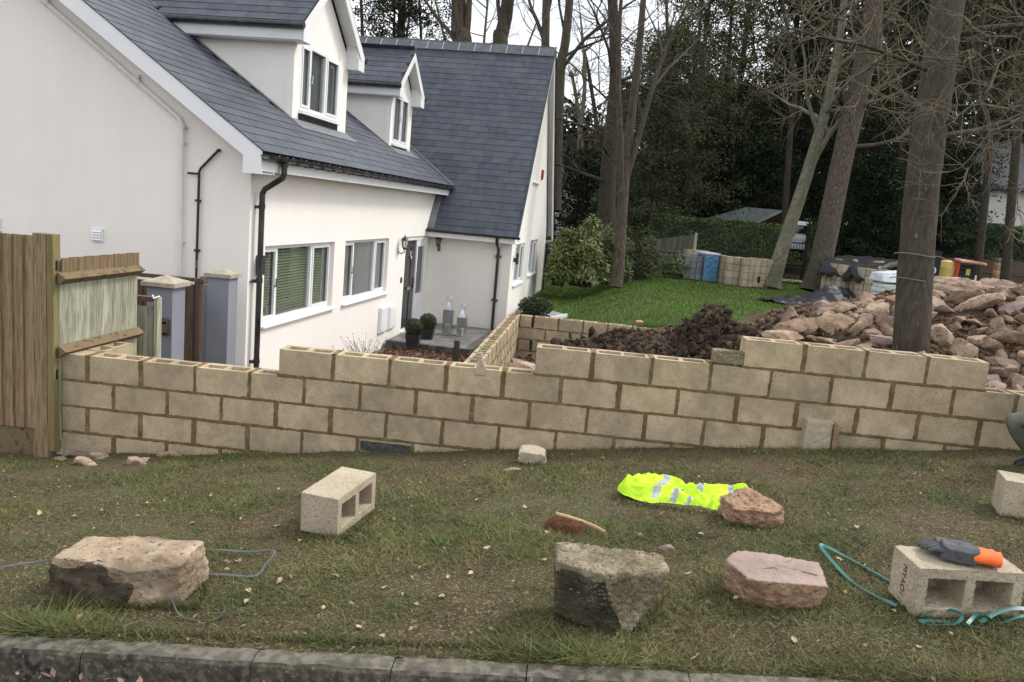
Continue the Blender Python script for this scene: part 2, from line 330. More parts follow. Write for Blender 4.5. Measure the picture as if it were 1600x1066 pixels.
# ------------------------------------------------------------------ kerb
kt = tag(bpy.data.objects.new('kerb', None), kind='structure'); COL.objects.link(kt)
kj = [-3.9, -3.0, -2.1, -1.25, -.4, .55, 1.42, 2.16, 2.80, 3.31, 3.79, 4.36, 4.95, 5.56, 6.2, 6.9, 7.7, 8.6, 9.5]
def kerb_mesh(x0, x1, sd):
    b = MB(); prof = [(-3.415, -.16), (-3.415, -.004), (-3.42, .004), (-3.475, .003), (-3.492, -.004), (-3.502, -.018), (-3.505, -.05), (-3.506, -.2)]
    n = max(3, int((x1-x0)/.03)); rows = []
    for i in range(n+1):
        x = x0+.002+(x1-x0-.004)*i/n; e = min(i, n-i)/n; c = .004*max(0, 1-e*n/1.0)+.010*max(0, fn(x, 0, sd, 11)-.25)
        rows.append([(x, y+.009*fn(x, z, sd, 9)+c*(-1 if y > -3.45 else 1)*.3, kz(x)+z-(c if z > -.1 else 0)+.006*fn(x, y*3, sd, 8)) for y, z in prof])
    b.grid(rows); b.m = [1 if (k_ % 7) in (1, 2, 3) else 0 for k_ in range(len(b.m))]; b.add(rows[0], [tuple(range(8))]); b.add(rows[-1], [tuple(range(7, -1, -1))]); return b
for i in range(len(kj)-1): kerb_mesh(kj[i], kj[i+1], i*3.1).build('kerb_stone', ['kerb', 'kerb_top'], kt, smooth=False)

# ================================================================== BLOCK WALLS
CH = .217; BL = .45; BW = .205
def rough_poly(b, pts): b.add(pts, [tuple(range(len(pts)))])
def block_mesh(l, h, w, seed, hollow=True):
    rn = random.Random(seed); j = lambda s=.003: rn.uniform(-s, s)
    b = MB(); x0, x1 = -l/2, l/2
    # outer sides
    b.box(x0, x1, 0, w, 0, h); 
    if hollow and l > .3:
        b.f.pop(1); b.m.pop(1)      # open top
        t = .036; web = .035; hx = [(x0+t, -web/2), (web/2, x1-t)]; y0, y1 = t+.01, w-t-.01; d = .12
        xs = [x0, hx[0][0], hx[0][1], hx[1][0], hx[1][1], x1]; ys = [0, y0, y1, w]
        for a in range(5):
            for c in range(3):
                if a in (1, 3) and c == 1: continue
                b.add([(xs[a], ys[c], h), (xs[a+1], ys[c], h), (xs[a+1], ys[c+1], h), (xs[a], ys[c+1], h)], [(0, 1, 2, 3)])
        for p, q in hx:
            i = .008
            b.add([(p, y0, h), (q, y0, h), (q, y1, h), (p, y1, h), (p+i, y0+i, h-d), (q-i, y0+i, h-d), (q-i, y1-i, h-d), (p+i, y1-i, h-d)],
                  [(0, 4, 5, 1), (1, 5, 6, 2), (2, 6, 7, 3), (3, 7, 4, 0), (4, 7, 6, 5)])
    jj = {}
    nv = []
    for v in b.v:
        k = (round(v[0], 4), round(v[1], 4), round(v[2], 4))
        if k not in jj: jj[k] = (j(), j(.002), j(.0025))
        nv.append((v[0]+jj[k][0], v[1]+jj[k][1], v[2]+jj[k][2]))
    b.v = nv
    return b.mesh('block', 'block')
FULL = [block_mesh(.428, CH-.012, BW, s) for s in range(6)]; HALF = [block_mesh(.205, CH-.012, BW, 20+s, False) for s in range(2)]
def ribbon(b, p0, p1, w, nrm, seed, out=.0035, back=.02, amp=.006):
    """irregular smear of mortar from p0 to p1, width w, standing proud along nrm"""
    p0 = np.array(p0, float); p1 = np.array(p1, float); nrm = np.array(nrm, float); d = p1-p0; Ln = np.linalg.norm(d); d /= Ln
    s = np.cross(nrm, d); n = max(2, int(Ln/.016)); rows = []
    for i in range(n+1):
        t = Ln*i/n; c = p0+d*t
        a = w/2+amp*(fn(t, seed, 0, 22)+.7*fn(t, seed, 1, 60))+.004*fn(t, seed, 4, 6); e = w/2+amp*(fn(t, seed+9, 0, 22)+.7*fn(t, seed+9, 1, 60))
        o = out+.0015*fn(t, seed, 7, 40)
        rows.append([c+s*a-nrm*back, c+s*a+nrm*(o-.002), c+s*a*.6+nrm*o, c-s*e*.6+nrm*o, c-s*e+nrm*(o-.002), c-s*e-nrm*back])
    b.grid(rows)
def wall_run(name, label, o, rz, rows, zs, mort_lo, mortw=.034, back_face=False, topm='mortar', length=None):
    """rows: list of (z_top, [(x0,x1),...]) in local x"""
    t = thing(name, (o[0], o[1], 0), label, 'wall', rz=rz); b = MB(); k = 0
    allx = [q for _, r in rows for q in r]; 
    for ri, (zt, cells) in enumerate(rows):
        for (x0, x1) in cells:
            l = x1-x0; me = (FULL if l > .35 else HALF)[k*5 % (6 if l > .35 else 2)]; k += 1
            ob = link('block', me, t, ((x0+x1)/2, random.uniform(-.0015, .0015), zt-CH+.006))
            if abs(l-BL) > .03 and l > .35 or l < .2: ob.scale.x = (l-.02)/(.428 if l > .35 else .205)
        x0, x1 = min(c[0] for c in cells), max(c[1] for c in cells)
        # bed under the row, and core between blocks
        b.box(x0+.01, x1-.01, .012, BW-.012, zt-CH-.004, zt-CH+.0065)
        ribbon(b, (x0, 0, zt-CH), (x1, 0, zt-CH), .023, (0, -1, 0), ri*3.7+o[0])
        if back_face: ribbon(b, (x0, BW, zt-CH), (x1, BW, zt-CH), .017, (0, 1, 0), ri*2.7+o[0]+5)
        for c in cells[1:]:
            x = c[0]; w = mortw*random.uniform(.7, 1.25)
            b.box(x-.011, x+.011, .012, BW-.012, zt-CH+.008, zt-.012)
            ribbon(b, (x, 0, zt-CH+.004), (x, 0, zt-.002), w, (0, -1, 0), x*7+ri)
            if back_face: ribbon(b, (x, BW, zt-CH+.004), (x, BW, zt-.002), w, (0, 1, 0), x*9+ri)
            ribbon(b, (x, 0.004, zt-.006), (x, BW-.004, zt-.006), mortw*1.3, (0, 0, 1), x*5+ri, out=.004, back=.004)
    b.build('mortar', 'mortar', t, smooth=False)
    return t
def cells(a, b_, off, first=None):
    js = [a]+[off+BL*k for k in range(-6, 60) if off+BL*k > a+.08 and off+BL*k < b_-.08]+[b_]
    return list(zip(js[:-1], js[1:]))
XR = 10.125
rows = []
def zc(k): return (3-k)*CH
rows.append((zc(0), cells(5.175, 6.975, .225)))
rows.append((zc(1), cells(3.6, XR, 0)))
rows.append((zc(2), cells(1.575, XR, .225)))
rows.append((zc(3), cells(-.215, XR, 0)))
rows.append((zc(4), cells(-.215, 8.1, .225)))
rows.append((zc(5), cells(-.215, 6.3, 0)))
rows.append((zc(6), cells(-.215, 4.05, .225)))
rows.append((zc(7), cells(-.215, 2.7, 0)))
main_wall = wall_run('block_wall', 'long front retaining wall of tan concrete blocks with stepped unfinished top', (0, 0), 0, rows, None, 0)
# faint scribed line of the string on the right part of the wall is left to the block grain; pale return block at the left end
ob = link('block', FULL[2], main_wall, (-.09, .21, zc(3)-CH+.012), rot=(0, 0, math.pi/2)); ob.location = (.02, .44, zc(3)-CH+.008)
ob = link('block', FULL[3], main_wall, (.02, .44, zc(4)-CH+.008), rot=(0, 0, math.pi/2))
# side wall running back to the house
zt = -.434
rowsS = [(zt-CH*k, cells(.3, 8.68, .2+.225*(k % 2))) for k in range(4)]
# local x runs back (+Y), local -y faces +X (to the right)
wall_run('block_wall', 'narrow side wall of tan blocks running back to the patio with open hollow cells on top', (2.72, .0), math.pi/2-.031, rowsS, None, 0)
rowsF = [(zt-CH*k, cells(.0, 5.6, .3+.225*(k % 2))) for k in range(4)]
wall_run('block_wall', 'low far wall of tan blocks between the dug bed and the lawn', (2.955, 8.47), -.045, rowsF, None, 0)
# ================================================================== HOUSE  (local x = V towards the garden, y = U away, z up)
A0 = -.084; HU = np.array([-math.sin(A0), math.cos(A0), 0]); HV = np.array([math.cos(A0), math.sin(A0), 0]); HO = np.array([-.3984, 4.1619, 0])
def toL(p): d = p-HO; return np.array([d@HV, d@HU, p[2]])
def toW(v, u, z): return HO+v*HV+u*HU+np.array([0, 0, z])
house = thing('white_house', tuple(HO), 'white rendered house with grey slate roofs and two dormer windows beside the block wall', 'house', rz=A0)
GZ = -1.7
def wall_cells(b, x0, x1, y0, y1, z0, z1, ops):
    ys = sorted({y0, y1, *[q for o in ops for q in o[:2]]}); zs = sorted({z0, z1, *[q for o in ops for q in o[2:]]})
    for i in range(len(ys)-1):
        for j in range(len(zs)-1):
            cy, cz = (ys[i]+ys[i+1])/2, (zs[j]+zs[j+1])/2
            if any(o[0] < cy < o[1] and o[2] < cz < o[3] for o in ops): continue
            b.box(x0, x1, ys[i], ys[i+1], zs[j], zs[j+1])
WIN1 = (.47, 3.0, -.42, .67); WIN2 = (3.50, 5.95, -.42, .67); DOOR = (7.16, 8.92, -1.44, .67)
b = MB(); wall_cells(b, -.3, 0, .3, 10.4, GZ, 1.74, [WIN1, WIN2, DOOR])
m = .673; eaveV, eaveZ = .31, 1.91
def rz_(v): return eaveZ+(eaveV-v)*m
RV = -5.6
gab = [(0, .0, GZ), (0, 0, rz_(0)-.16), (RV, 0, rz_(RV)-.16), (-11.2, 0, 1.3), (-11.2, 0, GZ)]
b.prism(gab, (0, .3, 0)); b.build('wall', 'render_wall', house)
b = MB(); b.box(-.001, 0.0, 0, .001, 0, .001)
# wing walls
WV = 2.03; WU = 9.14; WE = 15.9
SW = 1.285; wz = lambda u: .84+(u-8.8)*SW
WW1 = (9.75, 11.3, -.38, .62); WW2 = (12.3, 13.9, -.30, .66); WW3 = (11.75, 12.75, 2.25, 3.15)
b = MB(); b.box(.002, WV-.3, WU, WU+.3, GZ, .8)
wall_cells(b, WV-.3, WV, WU, WE, GZ, .75, [WW1, WW2])
b.prism([(WV, WU+.02, .75), (WV, WE, .75), (WV, WE-.1, .95), (WV, 12.64, wz(12.64)-.15), (WV, WU+.02, wz(WU)-.12)], (-.3, 0, 0))
b.build('wall', 'render_wall', house)

# ---- roofs
SLATES = []     # (dist, parent, loc, matrix)
def roof_slab(name, p00, p10, p11, p01, th=.09):
    p = [np.array(q, float) for q in (p00, p10, p11, p01)]; n = np.cross(p[1]-p[0], p[3]-p[0]); n /= np.linalg.norm(n); n *= np.sign(n[2])
    b = MB(); b.prism([q-n*.012 for q in p], -n*th); return b.build(name, 'roof_under', house), n
def lay(parent, org, du, up, n, length, rise, inside, sw=.50, ex=.2, off=0):
    du = np.array(du, float); up = np.array(up, float); rows_ = int(rise/ex)+1
    for r_ in range(rows_):
        s = r_*ex; x = -sw*(.5 if r_ % 2 else 0)+off
        while x < length:
            x0, x1 = max(x, 0), min(x+sw, length)
            if x1-x0 > .06:
                c = np.array(org)+du*((x0+x1)/2)+up*(s+.13)
                if inside(c):
                    SLATES.append([0, parent, c+n*(.006+random.uniform(0, .002)), du, up, n, (x1-x0-.006)/.494])
            x += sw
main_roof, nM = roof_slab('roof', (eaveV, -.32, eaveZ), (eaveV, 10.0, eaveZ), (RV, 14, rz_(RV)), (RV, -.32, rz_(RV)), .06)
upM = np.array([-1, 0, m]); upM /= np.linalg.norm(upM)
D1 = (2.64, 4.95, -.70); D2 = (7.78, 9.36, -.74)
def inM(c):
    v, u, z = c
    for (a, q, f_) in (D1, D2):
        if a-.02 < u < q+.02 and f_+.1 > v and z < 4.3: return v > f_+.02
    return z > wz(u)-.18 and u < 10.9
lay(main_roof, (eaveV+.03, -.37, eaveZ-.02), (0, 1, 0), upM, nM, 11.4, 5.2, inM)
wing_roof, nW = roof_slab('roof', (-2.2, 8.8, wz(8.8)), (2.2, 8.8, wz(8.8)), (2.2, 12.64, wz(12.64)), (-4.2, 12.64, wz(12.64)))
b = MB(); b.add([(2.2, 12.64, wz(12.64)), (-4.2, 12.64, wz(12.64)), (-4.2, 16.45, .84), (2.2, 16.45, .84), (2.2, 12.64, wz(12.64)-.12), (-4.2, 12.64, wz(12.64)-.12), (-4.2, 16.4, .72), (2.2, 16.4, .72)], [(0, 1, 2, 3), (7, 6, 5, 4), (0, 3, 7, 4), (1, 5, 6, 2), (3, 2, 6, 7)]); b.build('roof', 'slate', house)
upW = np.array([0, 1, SW]); upW /= np.linalg.norm(upW)
def inW(c):
    v, u, z = c
    return z > rz_(v)-.15 or v > .02 and z < rz_(v)+9 and (v > .32 or z < 1.7 or z > rz_(v)-.15)
lay(wing_roof, (-4.2, 8.77, wz(8.77)), (1, 0, 0), upW, nW, 6.42, 6.25, inW, off=.1)
b = MB()   # back slope of main roof
b.add([(RV, -.35, rz_(RV)), (-11.6, -.35, rz_(RV)-4.05), (-11.6, 14, rz_(RV)-4.05), (RV, 14, rz_(RV))], [(0, 1, 2, 3)]); b.build('roof', 'slate', house)
# ridge tiles on the wing
rt = MB(); w_ = .19
rt.add([(0, -w_, -w_*SW*.75), (0, 0, .035), (0, w_, -w_*SW*.75), (.43, -w_, -w_*SW*.75), (.43, 0, .035), (.43, w_, -w_*SW*.75), (0, -w_, -w_*SW*.75-.02), (.43, -w_, -w_*SW*.75-.02)], [(0, 3, 4, 1), (1, 4, 5, 2), (0, 1, 2), (3, 5, 4), (6, 7, 3, 0)])
rtm = rt.mesh('ridge_tile', 'ridge_tile'); mj = MB()
for i in range(15):
    link('ridge_tile', rtm, wing_roof, (2.2-.445*(i+1)+.008, 12.64, wz(12.64)+.03))
    x = 2.2-.445*(i+1); mj.prism([(x-.002, -w_+12.64, wz(12.64)-w_*SW*.75+.03), (x-.002, 12.64, wz(12.64)+.077), (x-.002, w_+12.64, wz(12.64)-w_*SW*.75+.03), (x-.002, 12.64, wz(12.64)+.03)], (.014, 0, 0))
mj.build('ridge_mortar', 'ridge_mortar', wing_roof)
# ---- dormers
def window(parent, x, y0, y1, z0, z1, mull, name='window', fw=.055, sill=True, inner=None, recess=.07, handle=(), glassmat='window_glass', blind=None):
    """frame in the plane x, looking +x; mull = list of y positions"""
    b = MB(); xf, xb = x-recess, x-recess-.06
    b.box(xb, xf, y0, y1, z1-fw, z1); b.box(xb, xf, y0, y1, z0, z0+fw)
    ys = [y0]+list(mull)+[y1]
    b.box(xb, xf, y0, y0+fw, z0+fw, z1-fw); b.box(xb, xf, y1-fw, y1, z0+fw, z1-fw)
    for q in mull: b.box(xb, xf, q-fw*.55, q+fw*.55, z0+fw, z1-fw)
    for i in range(len(ys)-1):    # opening sashes get a second raised frame
        a = ys[i]+(fw if i == 0 else fw*.55); c = ys[i+1]-(fw if i == len(ys)-2 else fw*.55)
        if len(ys) == 3 or i != 1:
            e = .035; b.box(xf-.02, xf+.014, a, c, z1-fw-e, z1-fw+.002); b.box(xf-.02, xf+.014, a, c, z0+fw-.002, z0+fw+e)
            b.box(xf-.02, xf+.014, a, a+e, z0+fw+e, z1-fw-e); b.box(xf-.02, xf+.014, c-e, c, z0+fw+e, z1-fw-e)
    w = b.build(name, 'upvc', parent) if parent and parent.parent is None else b.build('window_frame', 'upvc', parent)
    top = w if parent.parent is None else parent
    for i in range(len(ys)-1):
        a = ys[i]+fw*.5; c = ys[i+1]-fw*.5
        g = MB(); g.box(xf-.045, xf-.038, a, c, z0+fw*.8, z1-fw*.8); g.build('pane', glassmat, top)
        if blind:
            bl = MB(); zz = z0+fw+.02; kind = blind[i % len(blind)]
            if kind in ('open', 'grey'):
                while zz < z1-fw-.02:
                    bl.add([(xf-.10, a+.01, zz+.012), (xf-.065, a+.01, zz-.010), (xf-.065, c-.01, zz-.010), (xf-.10, c-.01, zz+.012)], [(0, 1, 2, 3)])
                    zz += .043 if kind == 'open' else .030
                for q in (.25, .75):
                    yy = a+(c-a)*q; bl.box(xf-.062, xf-.060, yy-.007, yy+.007, z0+fw, z1-fw)
                bl.build('blind', 'blind' if kind == 'open' else 'blind_grey', top, kind='stuff')
            elif kind == 'curtain':
                rows_ = [[(xf-.14+.02*math.sin(y*60), y, z) for z in (z0+fw, z1-fw)] for y in np.linspace(a, c, 60)]
                bl.grid(rows_); bl.build('curtain', 'curtain', top)
    bb = MB(); bb.box(xf-.75, xf-.74, y0-.05, y1+.05, z0, z1); bb.build('interior', 'interior', top)
    for q in handle:
        h = MB(); h.box(xf+.013, xf+.04, q-.012, q+.012, (z0+z1)/2-.06, (z0+z1)/2-.03); h.box(xf+.03, xf+.044, q-.01, q+.01, (z0+z1)/2-.06, (z0+z1)/2+.07); h.build('handle', 'steel', top)
    if sill:
        s = MB(); s.prism([(x-.1, y0-.06, z0-.002), (x+.055, y0-.06, z0-.018), (x+.062, y0-.06, z0-.026), (x+.062, y0-.06, z0-.045), (x-.1, y0-.06, z0-.045)], (0, y1-y0+.12, 0)); bevel(s.build('sill', 'upvc', top), .008)
    return w
MATS['window_glass'].node_tree.nodes['Principled BSDF'].inputs['Transmission Weight'].default_value = 0
mat('clear_glass', [(.75, .78, .78), (.8, .82, .82)], 3, .02, spec=.6, trans=.97)
window(house, 0, *WIN1, [.98, 2.22], blind=['open', 'open', 'open'], glassmat='clear_glass', handle=[.92])
window(house, 0, *WIN2, [4.10, 5.28], blind=['open', 'grey', 'grey'], glassmat='clear_glass', handle=[4.03])
window(house, WV, *WW1, [10.25, 10.8], recess=.05); window(house, WV, *WW2, [12.8, 13.35], recess=.05); window(house, WV, *WW3, [12.25], recess=.04)
b = MB(); b.box(-4.6, -3.64, -.03, -.002, -.4, .74); b.build('window', 'upvc', house)
b = MB(); b.box(-4.5, -3.70, -.034, -.0305, -.34, .68); b.build('window_pane', 'window_glass', house)
def dormer(u0, u1, v, zb, wz0, wz1, mull, ez, ha, w0, w1, curt):
    mid = (u0+u1)/2; hw = (u1-u0)/2; d = MB(); sl = .86
    zt_ = ez; back = eaveV-(zt_-eaveZ)/m
    vb = back-.3
    # front wall with opening
    d.cur = 0
    ops = [(w0, w1, wz0, wz1)]
    wall_cells(d, v-.12, v, u0, u1, zb-.25, zt_-.05, ops)
    apex = zt_+hw*sl
    d.prism([(v, u0, zt_-.05), (v, u1, zt_-.05), (v, mid, apex-.05)], (-.12, 0, 0))
    # cheeks down to the slates
    for a in (u0, u1-.12):
        d.prism([(v-.12, a, zb-.25), (v-.12, a, zt_-.02), (vb, a, zt_-.02), (vb, a, rz_(vb)-.1)], (0, .12, 0))
    o = d.build('dormer', 'render_wall', house)
    # corner boards
    c = MB(); c.box(v+.001, v+.02, u0-.014, w0-.004, zb-.02, zt_-.08); c.box(v-.10, v+.001, u0-.014, u0-.001, zb+.04, zt_-.08); c.build('corner_board', 'render_wall', o)
    c = MB(); c.box(v+.001, v+.02, w1+.004, u1+.014, zb-.02, zt_-.08); c.build('corner_board', 'render_wall', o)
    window(o, v+.05, w0, w1, wz0, wz1, mull, sill=False, recess=.03, fw=.06, blind=curt, glassmat='clear_glass', handle=[w0+.45])
    s = MB(); s.prism([(v-.06, w0-.01, wz0-.002), (v+.10, w0-.01, wz0-.03), (v+.10, w0-.01, wz0-.06), (v-.06, w0-.01, wz0-.06)], (0, w1-w0+.02, 0)); s.build('sill', 'upvc', o)
    s = MB(); s.box(v-.02, v+.03, w0, w1, zb-.08, wz0-.062); s.build('flashing', 'black_plastic', o)
    s = MB()
    # lead apron and side flashing
    n = nM
    def onr(vv, uu, h=.02): return np.array([vv, uu, rz_(vv)])+n*h
    s.prism([onr(v+.24, u0-.1), onr(v+.24, u1+.1), onr(v-.02, u1+.1), onr(v-.02, u0-.1)], n*.004)
    for a, q in ((u0-.11, u0-.016), (u1+.016, u1+.11)): s.prism([onr(v+.02, a), onr(v+.02, q), onr(vb, q), onr(vb, a)], n*.006)
    s.build('lead_flashing', 'lead', o)
    # roof: two slopes with overhang
    vf = v+.25; eu0, eu1 = ha; zr = zt_+.04+sl*(mid-eu0)*.98; rb = eaveV-(zr-eaveZ)/m-.3
    ez0 = zr-sl*(mid-eu0)
    r = MB()
    for sgn, e in ((1, eu0), (-1, eu1)):
        p = [(vf, e, ez0), (vf, mid, zr), (rb, mid, zr), (back-.2, e, ez0)]
        nn = np.array([0, -sgn*sl, 1]); nn = nn/np.linalg.norm(nn)
        r.prism([np.array(q)-nn*.012 for q in p], -nn*.07)
    ro = r.build('dormer_roof', 'roof_under', house)
    for sgn, e in ((1, eu0), (-1, eu1)):
        nn = np.array([0, -sgn*sl, 1]); nn = nn/np.linalg.norm(nn); up = np.array([0, sgn, sl]); up = up/np.linalg.norm(up)
        lay(ro, np.array([rb-.5, e, ez0])-up*.03, (1, 0, 0), up, nn, vf-rb+.5, math.hypot(mid-eu0, zr-ez0), lambda c: c[2] > rz_(c[0])-.05, ex=.2)
    rr = MB()
    for i in range(8): rr.prism([(vf-.44*(i+1)+.01, mid-.13, zr-.13*sl+.02), (vf-.44*(i+1)+.01, mid, zr+.035), (vf-.44*(i+1)+.01, mid+.13, zr-.13*sl+.02)], (.43, 0, 0))
    rr.build('ridge', 'ridge_tile', ro)
    # barge boards (front), soffit, fascia, gutter, boxed ends
    bg_ = MB()
    for e, sg in ((eu0, 1), (eu1, -1)):
        bg_.prism([(vf+.004, e, ez0-.03), (vf+.004, mid, zr-.03), (vf+.004, mid, zr-.21), (vf+.004, e+sg*.10, ez0-.20+.04), (vf+.004, e+sg*.30, ez0-.20+.12), (vf+.004, e+sg*.30, ez0-.30), (vf+.004, e, ez0-.30)], (-.022, 0, 0))
        bg_.box(v+.022, vf-.02, e+sg*.012-.01, e+sg*.012+.01, ez0-.30, ez0-.05) if False else None
    bo = bg_.build('barge_board', 'upvc', ro)
    sf = MB()
    for e, sg in ((eu0, 1), (eu1, -1)):
        a, c = sorted((e+sg*.012, (u0 if sg > 0 else u1)-sg*.012))
        sf.box(back-.1, v-.001, a, c, ez0-.30, ez0-.285)
        q1, q2 = e+sg*.013, e+sg*.299; sf.prism([(vf-.021, q1, ez0-.299), (vf-.021, q2, ez0-.299), (vf-.021, q2, ez0+.3*sl-.125), (vf-.021, q1, ez0-.10)], (-(vf-.021-v-.002), 0, 0))
        a, c = sorted((e+sg*.012, e-sg*.010)); sf.box(back-.1, vf-.023, a, c, ez0-.284, ez0-.075)
        nn = np.array([0, -sg*sl, 1]); 
        sf.prism([(vf-.02, e+sg*.3, ez0-.13+.3*sl-.02), (vf-.02, mid, zr-.15), (v+.001, mid, zr-.15), (v+.001, e+sg*.3, ez0-.13+.3*sl-.02)], (0, 0, .02))
    sf.build('soffit', 'soffit', ro)
    for e, sg in ((eu0, 1), (eu1, -1)):
        yy = e-sg*.06
        gt = MB(); gt.tube([(back-.05, yy, ez0-.075), (vf+.03, yy, ez0-.075)], .055, 10); gt.build('gutter', 'black_plastic', ro)
dormer(2.64, 4.95, -.70, 2.59, 2.76, 3.83, [3.27, 3.93], 4.03, (2.42, 5.17), 2.86, 4.55, ['curtain0', 'curtain', 'curtain'])
dormer(7.78, 9.36, -.74, 2.62, 2.70, 3.80, [8.52], 3.95, (7.60, 9.56), 7.90, 9.10, ['curtain', 'curtain'])
# ---- slates: the nearest 300 are parts, the others are joined
st_ = MB(); st_.box(-.247, .247, -.13, .13, 0, .007); slate_me = st_.mesh('slate', 'slate')
lc = toL(CAM)
for s in SLATES: s[0] = np.linalg.norm(s[2]-lc)
def seen(s):
    w = toW(*s[2]); d = w-CAM; z = d@_f; return -30 < 800+FPX*(d@_r)/z < 1630 and -30 < 533-FPX*(d@_u)/z < 1090 and ((lc-s[2])@s[5]) > 0
SLATES.sort(key=lambda s: (0 if seen(s) else 1000)+s[0])
rest = {}
for i, (d_, par, c, du, up, n, sc_) in enumerate(SLATES):
    up2 = up+n*.035; up2 = up2/np.linalg.norm(up2)*1.0; up2 = up*.9994-n*.034; n2 = np.cross(du, up2); n2 = n2/np.linalg.norm(n2)*np.sign(n2@n)
    du2 = du if np.cross(du, up2)@n2 > 0 else -du
    Mx = np.column_stack([du2*sc_, up2, n2]); jit = 1+random.uniform(-.002, .002)
    if i < 300:
        o = bpy.data.objects.new('slate', slate_me); COL.objects.link(o); o.parent = par
        o.matrix_local = Matrix([[Mx[0][0], Mx[0][1], Mx[0][2], c[0]], [Mx[1][0], Mx[1][1], Mx[1][2], c[1]], [Mx[2][0], Mx[2][1], Mx[2][2], c[2]], [0, 0, 0, 1]])
    else:
        rest.setdefault(par.name, (par, MB()))[1].add([Mx@np.array(q)+c for q in st_.v], st_.f)
for par, mb in rest.values(): mb.build('slate', 'slate', par, kind='stuff')
# ---- verge trim of the front gable: barge board, soffit, box end
b = MB(); U0 = -.35
def bp(v, dz): return (v, U0, rz_(v)+dz)
b.prism([bp(.31, -.004), bp(RV, -.004), bp(RV, -.24), bp(.06, -.24), (.06, U0, 1.62), (.31, U0, 1.62)], (0, .025, 0))
b.build('barge_board', 'upvc', house)
b = MB(); b.prism([(.06, U0+.027, 1.83), (RV, U0+.027, rz_(RV)-.15), (RV, -.001, rz_(RV)-.15), (.06, -.001, 1.83)], (0, 0, -.015)); b.build('soffit', 'soffit', house)
b = MB(); b.box(.001, .285, U0+.027, -.0, 1.622, 1.64); b.box(.001, .285, 0.0, 9.5, 1.68, 1.70); b.build('soffit', 'soffit', house)
b = MB(); b.box(.286, .31, U0+.027, 9.62, 1.66, 1.83); b.box(.06, .31, -.002, .02, 1.622, 1.66); b.build('fascia', 'upvc', house)
def gutter(b, p0, p1, r=.06):   # open half round
    p0 = np.array(p0, float); p1 = np.array(p1, float); d = (p1-p0)/np.linalg.norm(p1-p0); s = np.cross(d, (0, 0, 1)); rows_ = []
    for k in range(9):
        a = math.pi*k/8; off = s*math.cos(a)*r+np.array([0, 0, -math.sin(a)*r]); rows_.append([p0+off, p1+off])
    for k in range(8, -1, -1):
        a = math.pi*k/8; off = s*math.cos(a)*(r-.006)+np.array([0, 0, -math.sin(a)*(r-.006)]); rows_.append([p0+off, p1+off])
    b.grid(rows_)
b = MB(); gutter(b, (.375, -.37, 1.86), (.375, 9.72, 1.86), .066)
for y in np.arange(.1, 9.6, .42): b.box(.30, .446, y-.014, y+.014, 1.782, 1.80); b.tube([(.31, y, 1.90), (.375, y, 1.80), (.447, y, 1.865)], .012, 5)
b.build('gutter', 'black_plastic', house)
# main down pipe with swan neck
b = MB(); dp = [(.375, .16, 1.82), (.375, .16, 1.66), (.36, .16, 1.60), (.12, .16, 1.44), (.085, .16, 1.38), (.085, .16, 1.25), (.085, .16, GZ)]
b.tube(dp, .038, 12); b.tube([(.375, .16, 1.84), (.375, .16, 1.74)], .05, 12)
for z in (1.18, .2, -.9): b.tube([(.085, .16, z), (.085, .16, z+.06)], .045, 12); b.box(.0, .085, .15-.03, .17, z, z+.04); b.box(-.06, .04, .05, .1, z+.01, z+.03) if z < .5 and z > 0 else None
b.build('drain_pipe', 'black_plastic', house, smooth=False)
b = MB(); b.box(.002, .09, .22, .30, .30, .56); b.build('junction_box', 'black_plastic', house)
# wing eaves
b = MB(); b.box(-.02, 2.14, 8.80, 8.822, .66, .80); b.box(2.0, 2.2, 8.825, WU+.1, .60, .62) if False else None; b.build('fascia', 'upvc', house)
b = MB(); b.box(0.002, 2.14, 8.823, WU-.001, .655, .668); b.build('soffit', 'soffit', house)
b = MB(); gutter(b, (-.1, 8.74, .83), (2.26, 8.74, .83), .06); b.build('gutter', 'black_plastic', house)
b = MB(); b.tube([(1.72, 8.74, .80), (1.72, 8.78, .62), (1.72, 9.08, .5), (1.72, 9.08, .40), (1.72, 9.08, -1.44)], .036, 10)
for z in (.3, -.75): b.tube([(1.72, 9.08, z), (1.72, 9.08, z+.06)], .045, 10); b.box(1.64, 1.80, 9.06, 9.135, z+.01, z+.04)
b.build('drain_pipe', 'black_plastic', house)
# lead tray between main eave and wing roof, and valley flashing
n = nW
def onw(v, u, h=.025): return np.array([v, u, wz(u)])+n*h
b = MB(); b.prism([onw(.005, 8.8), onw(.17, 8.8), onw(.17, 9.46), onw(.005, 9.46)], n*.006)
b.build('lead_flashing', 'lead', house)
b = MB()
def val(v): u = 8.8+(rz_(v)-.84)/SW; return np.array([v, u, rz_(v)])
pv = [val(v) for v in (.36, -1.6)]; s_ = (pv[1]-pv[0])
b.tube([pv[0]+nM*.03, pv[1]+nM*.03], .035, 6); b.build('valley_flashing', 'lead', house)
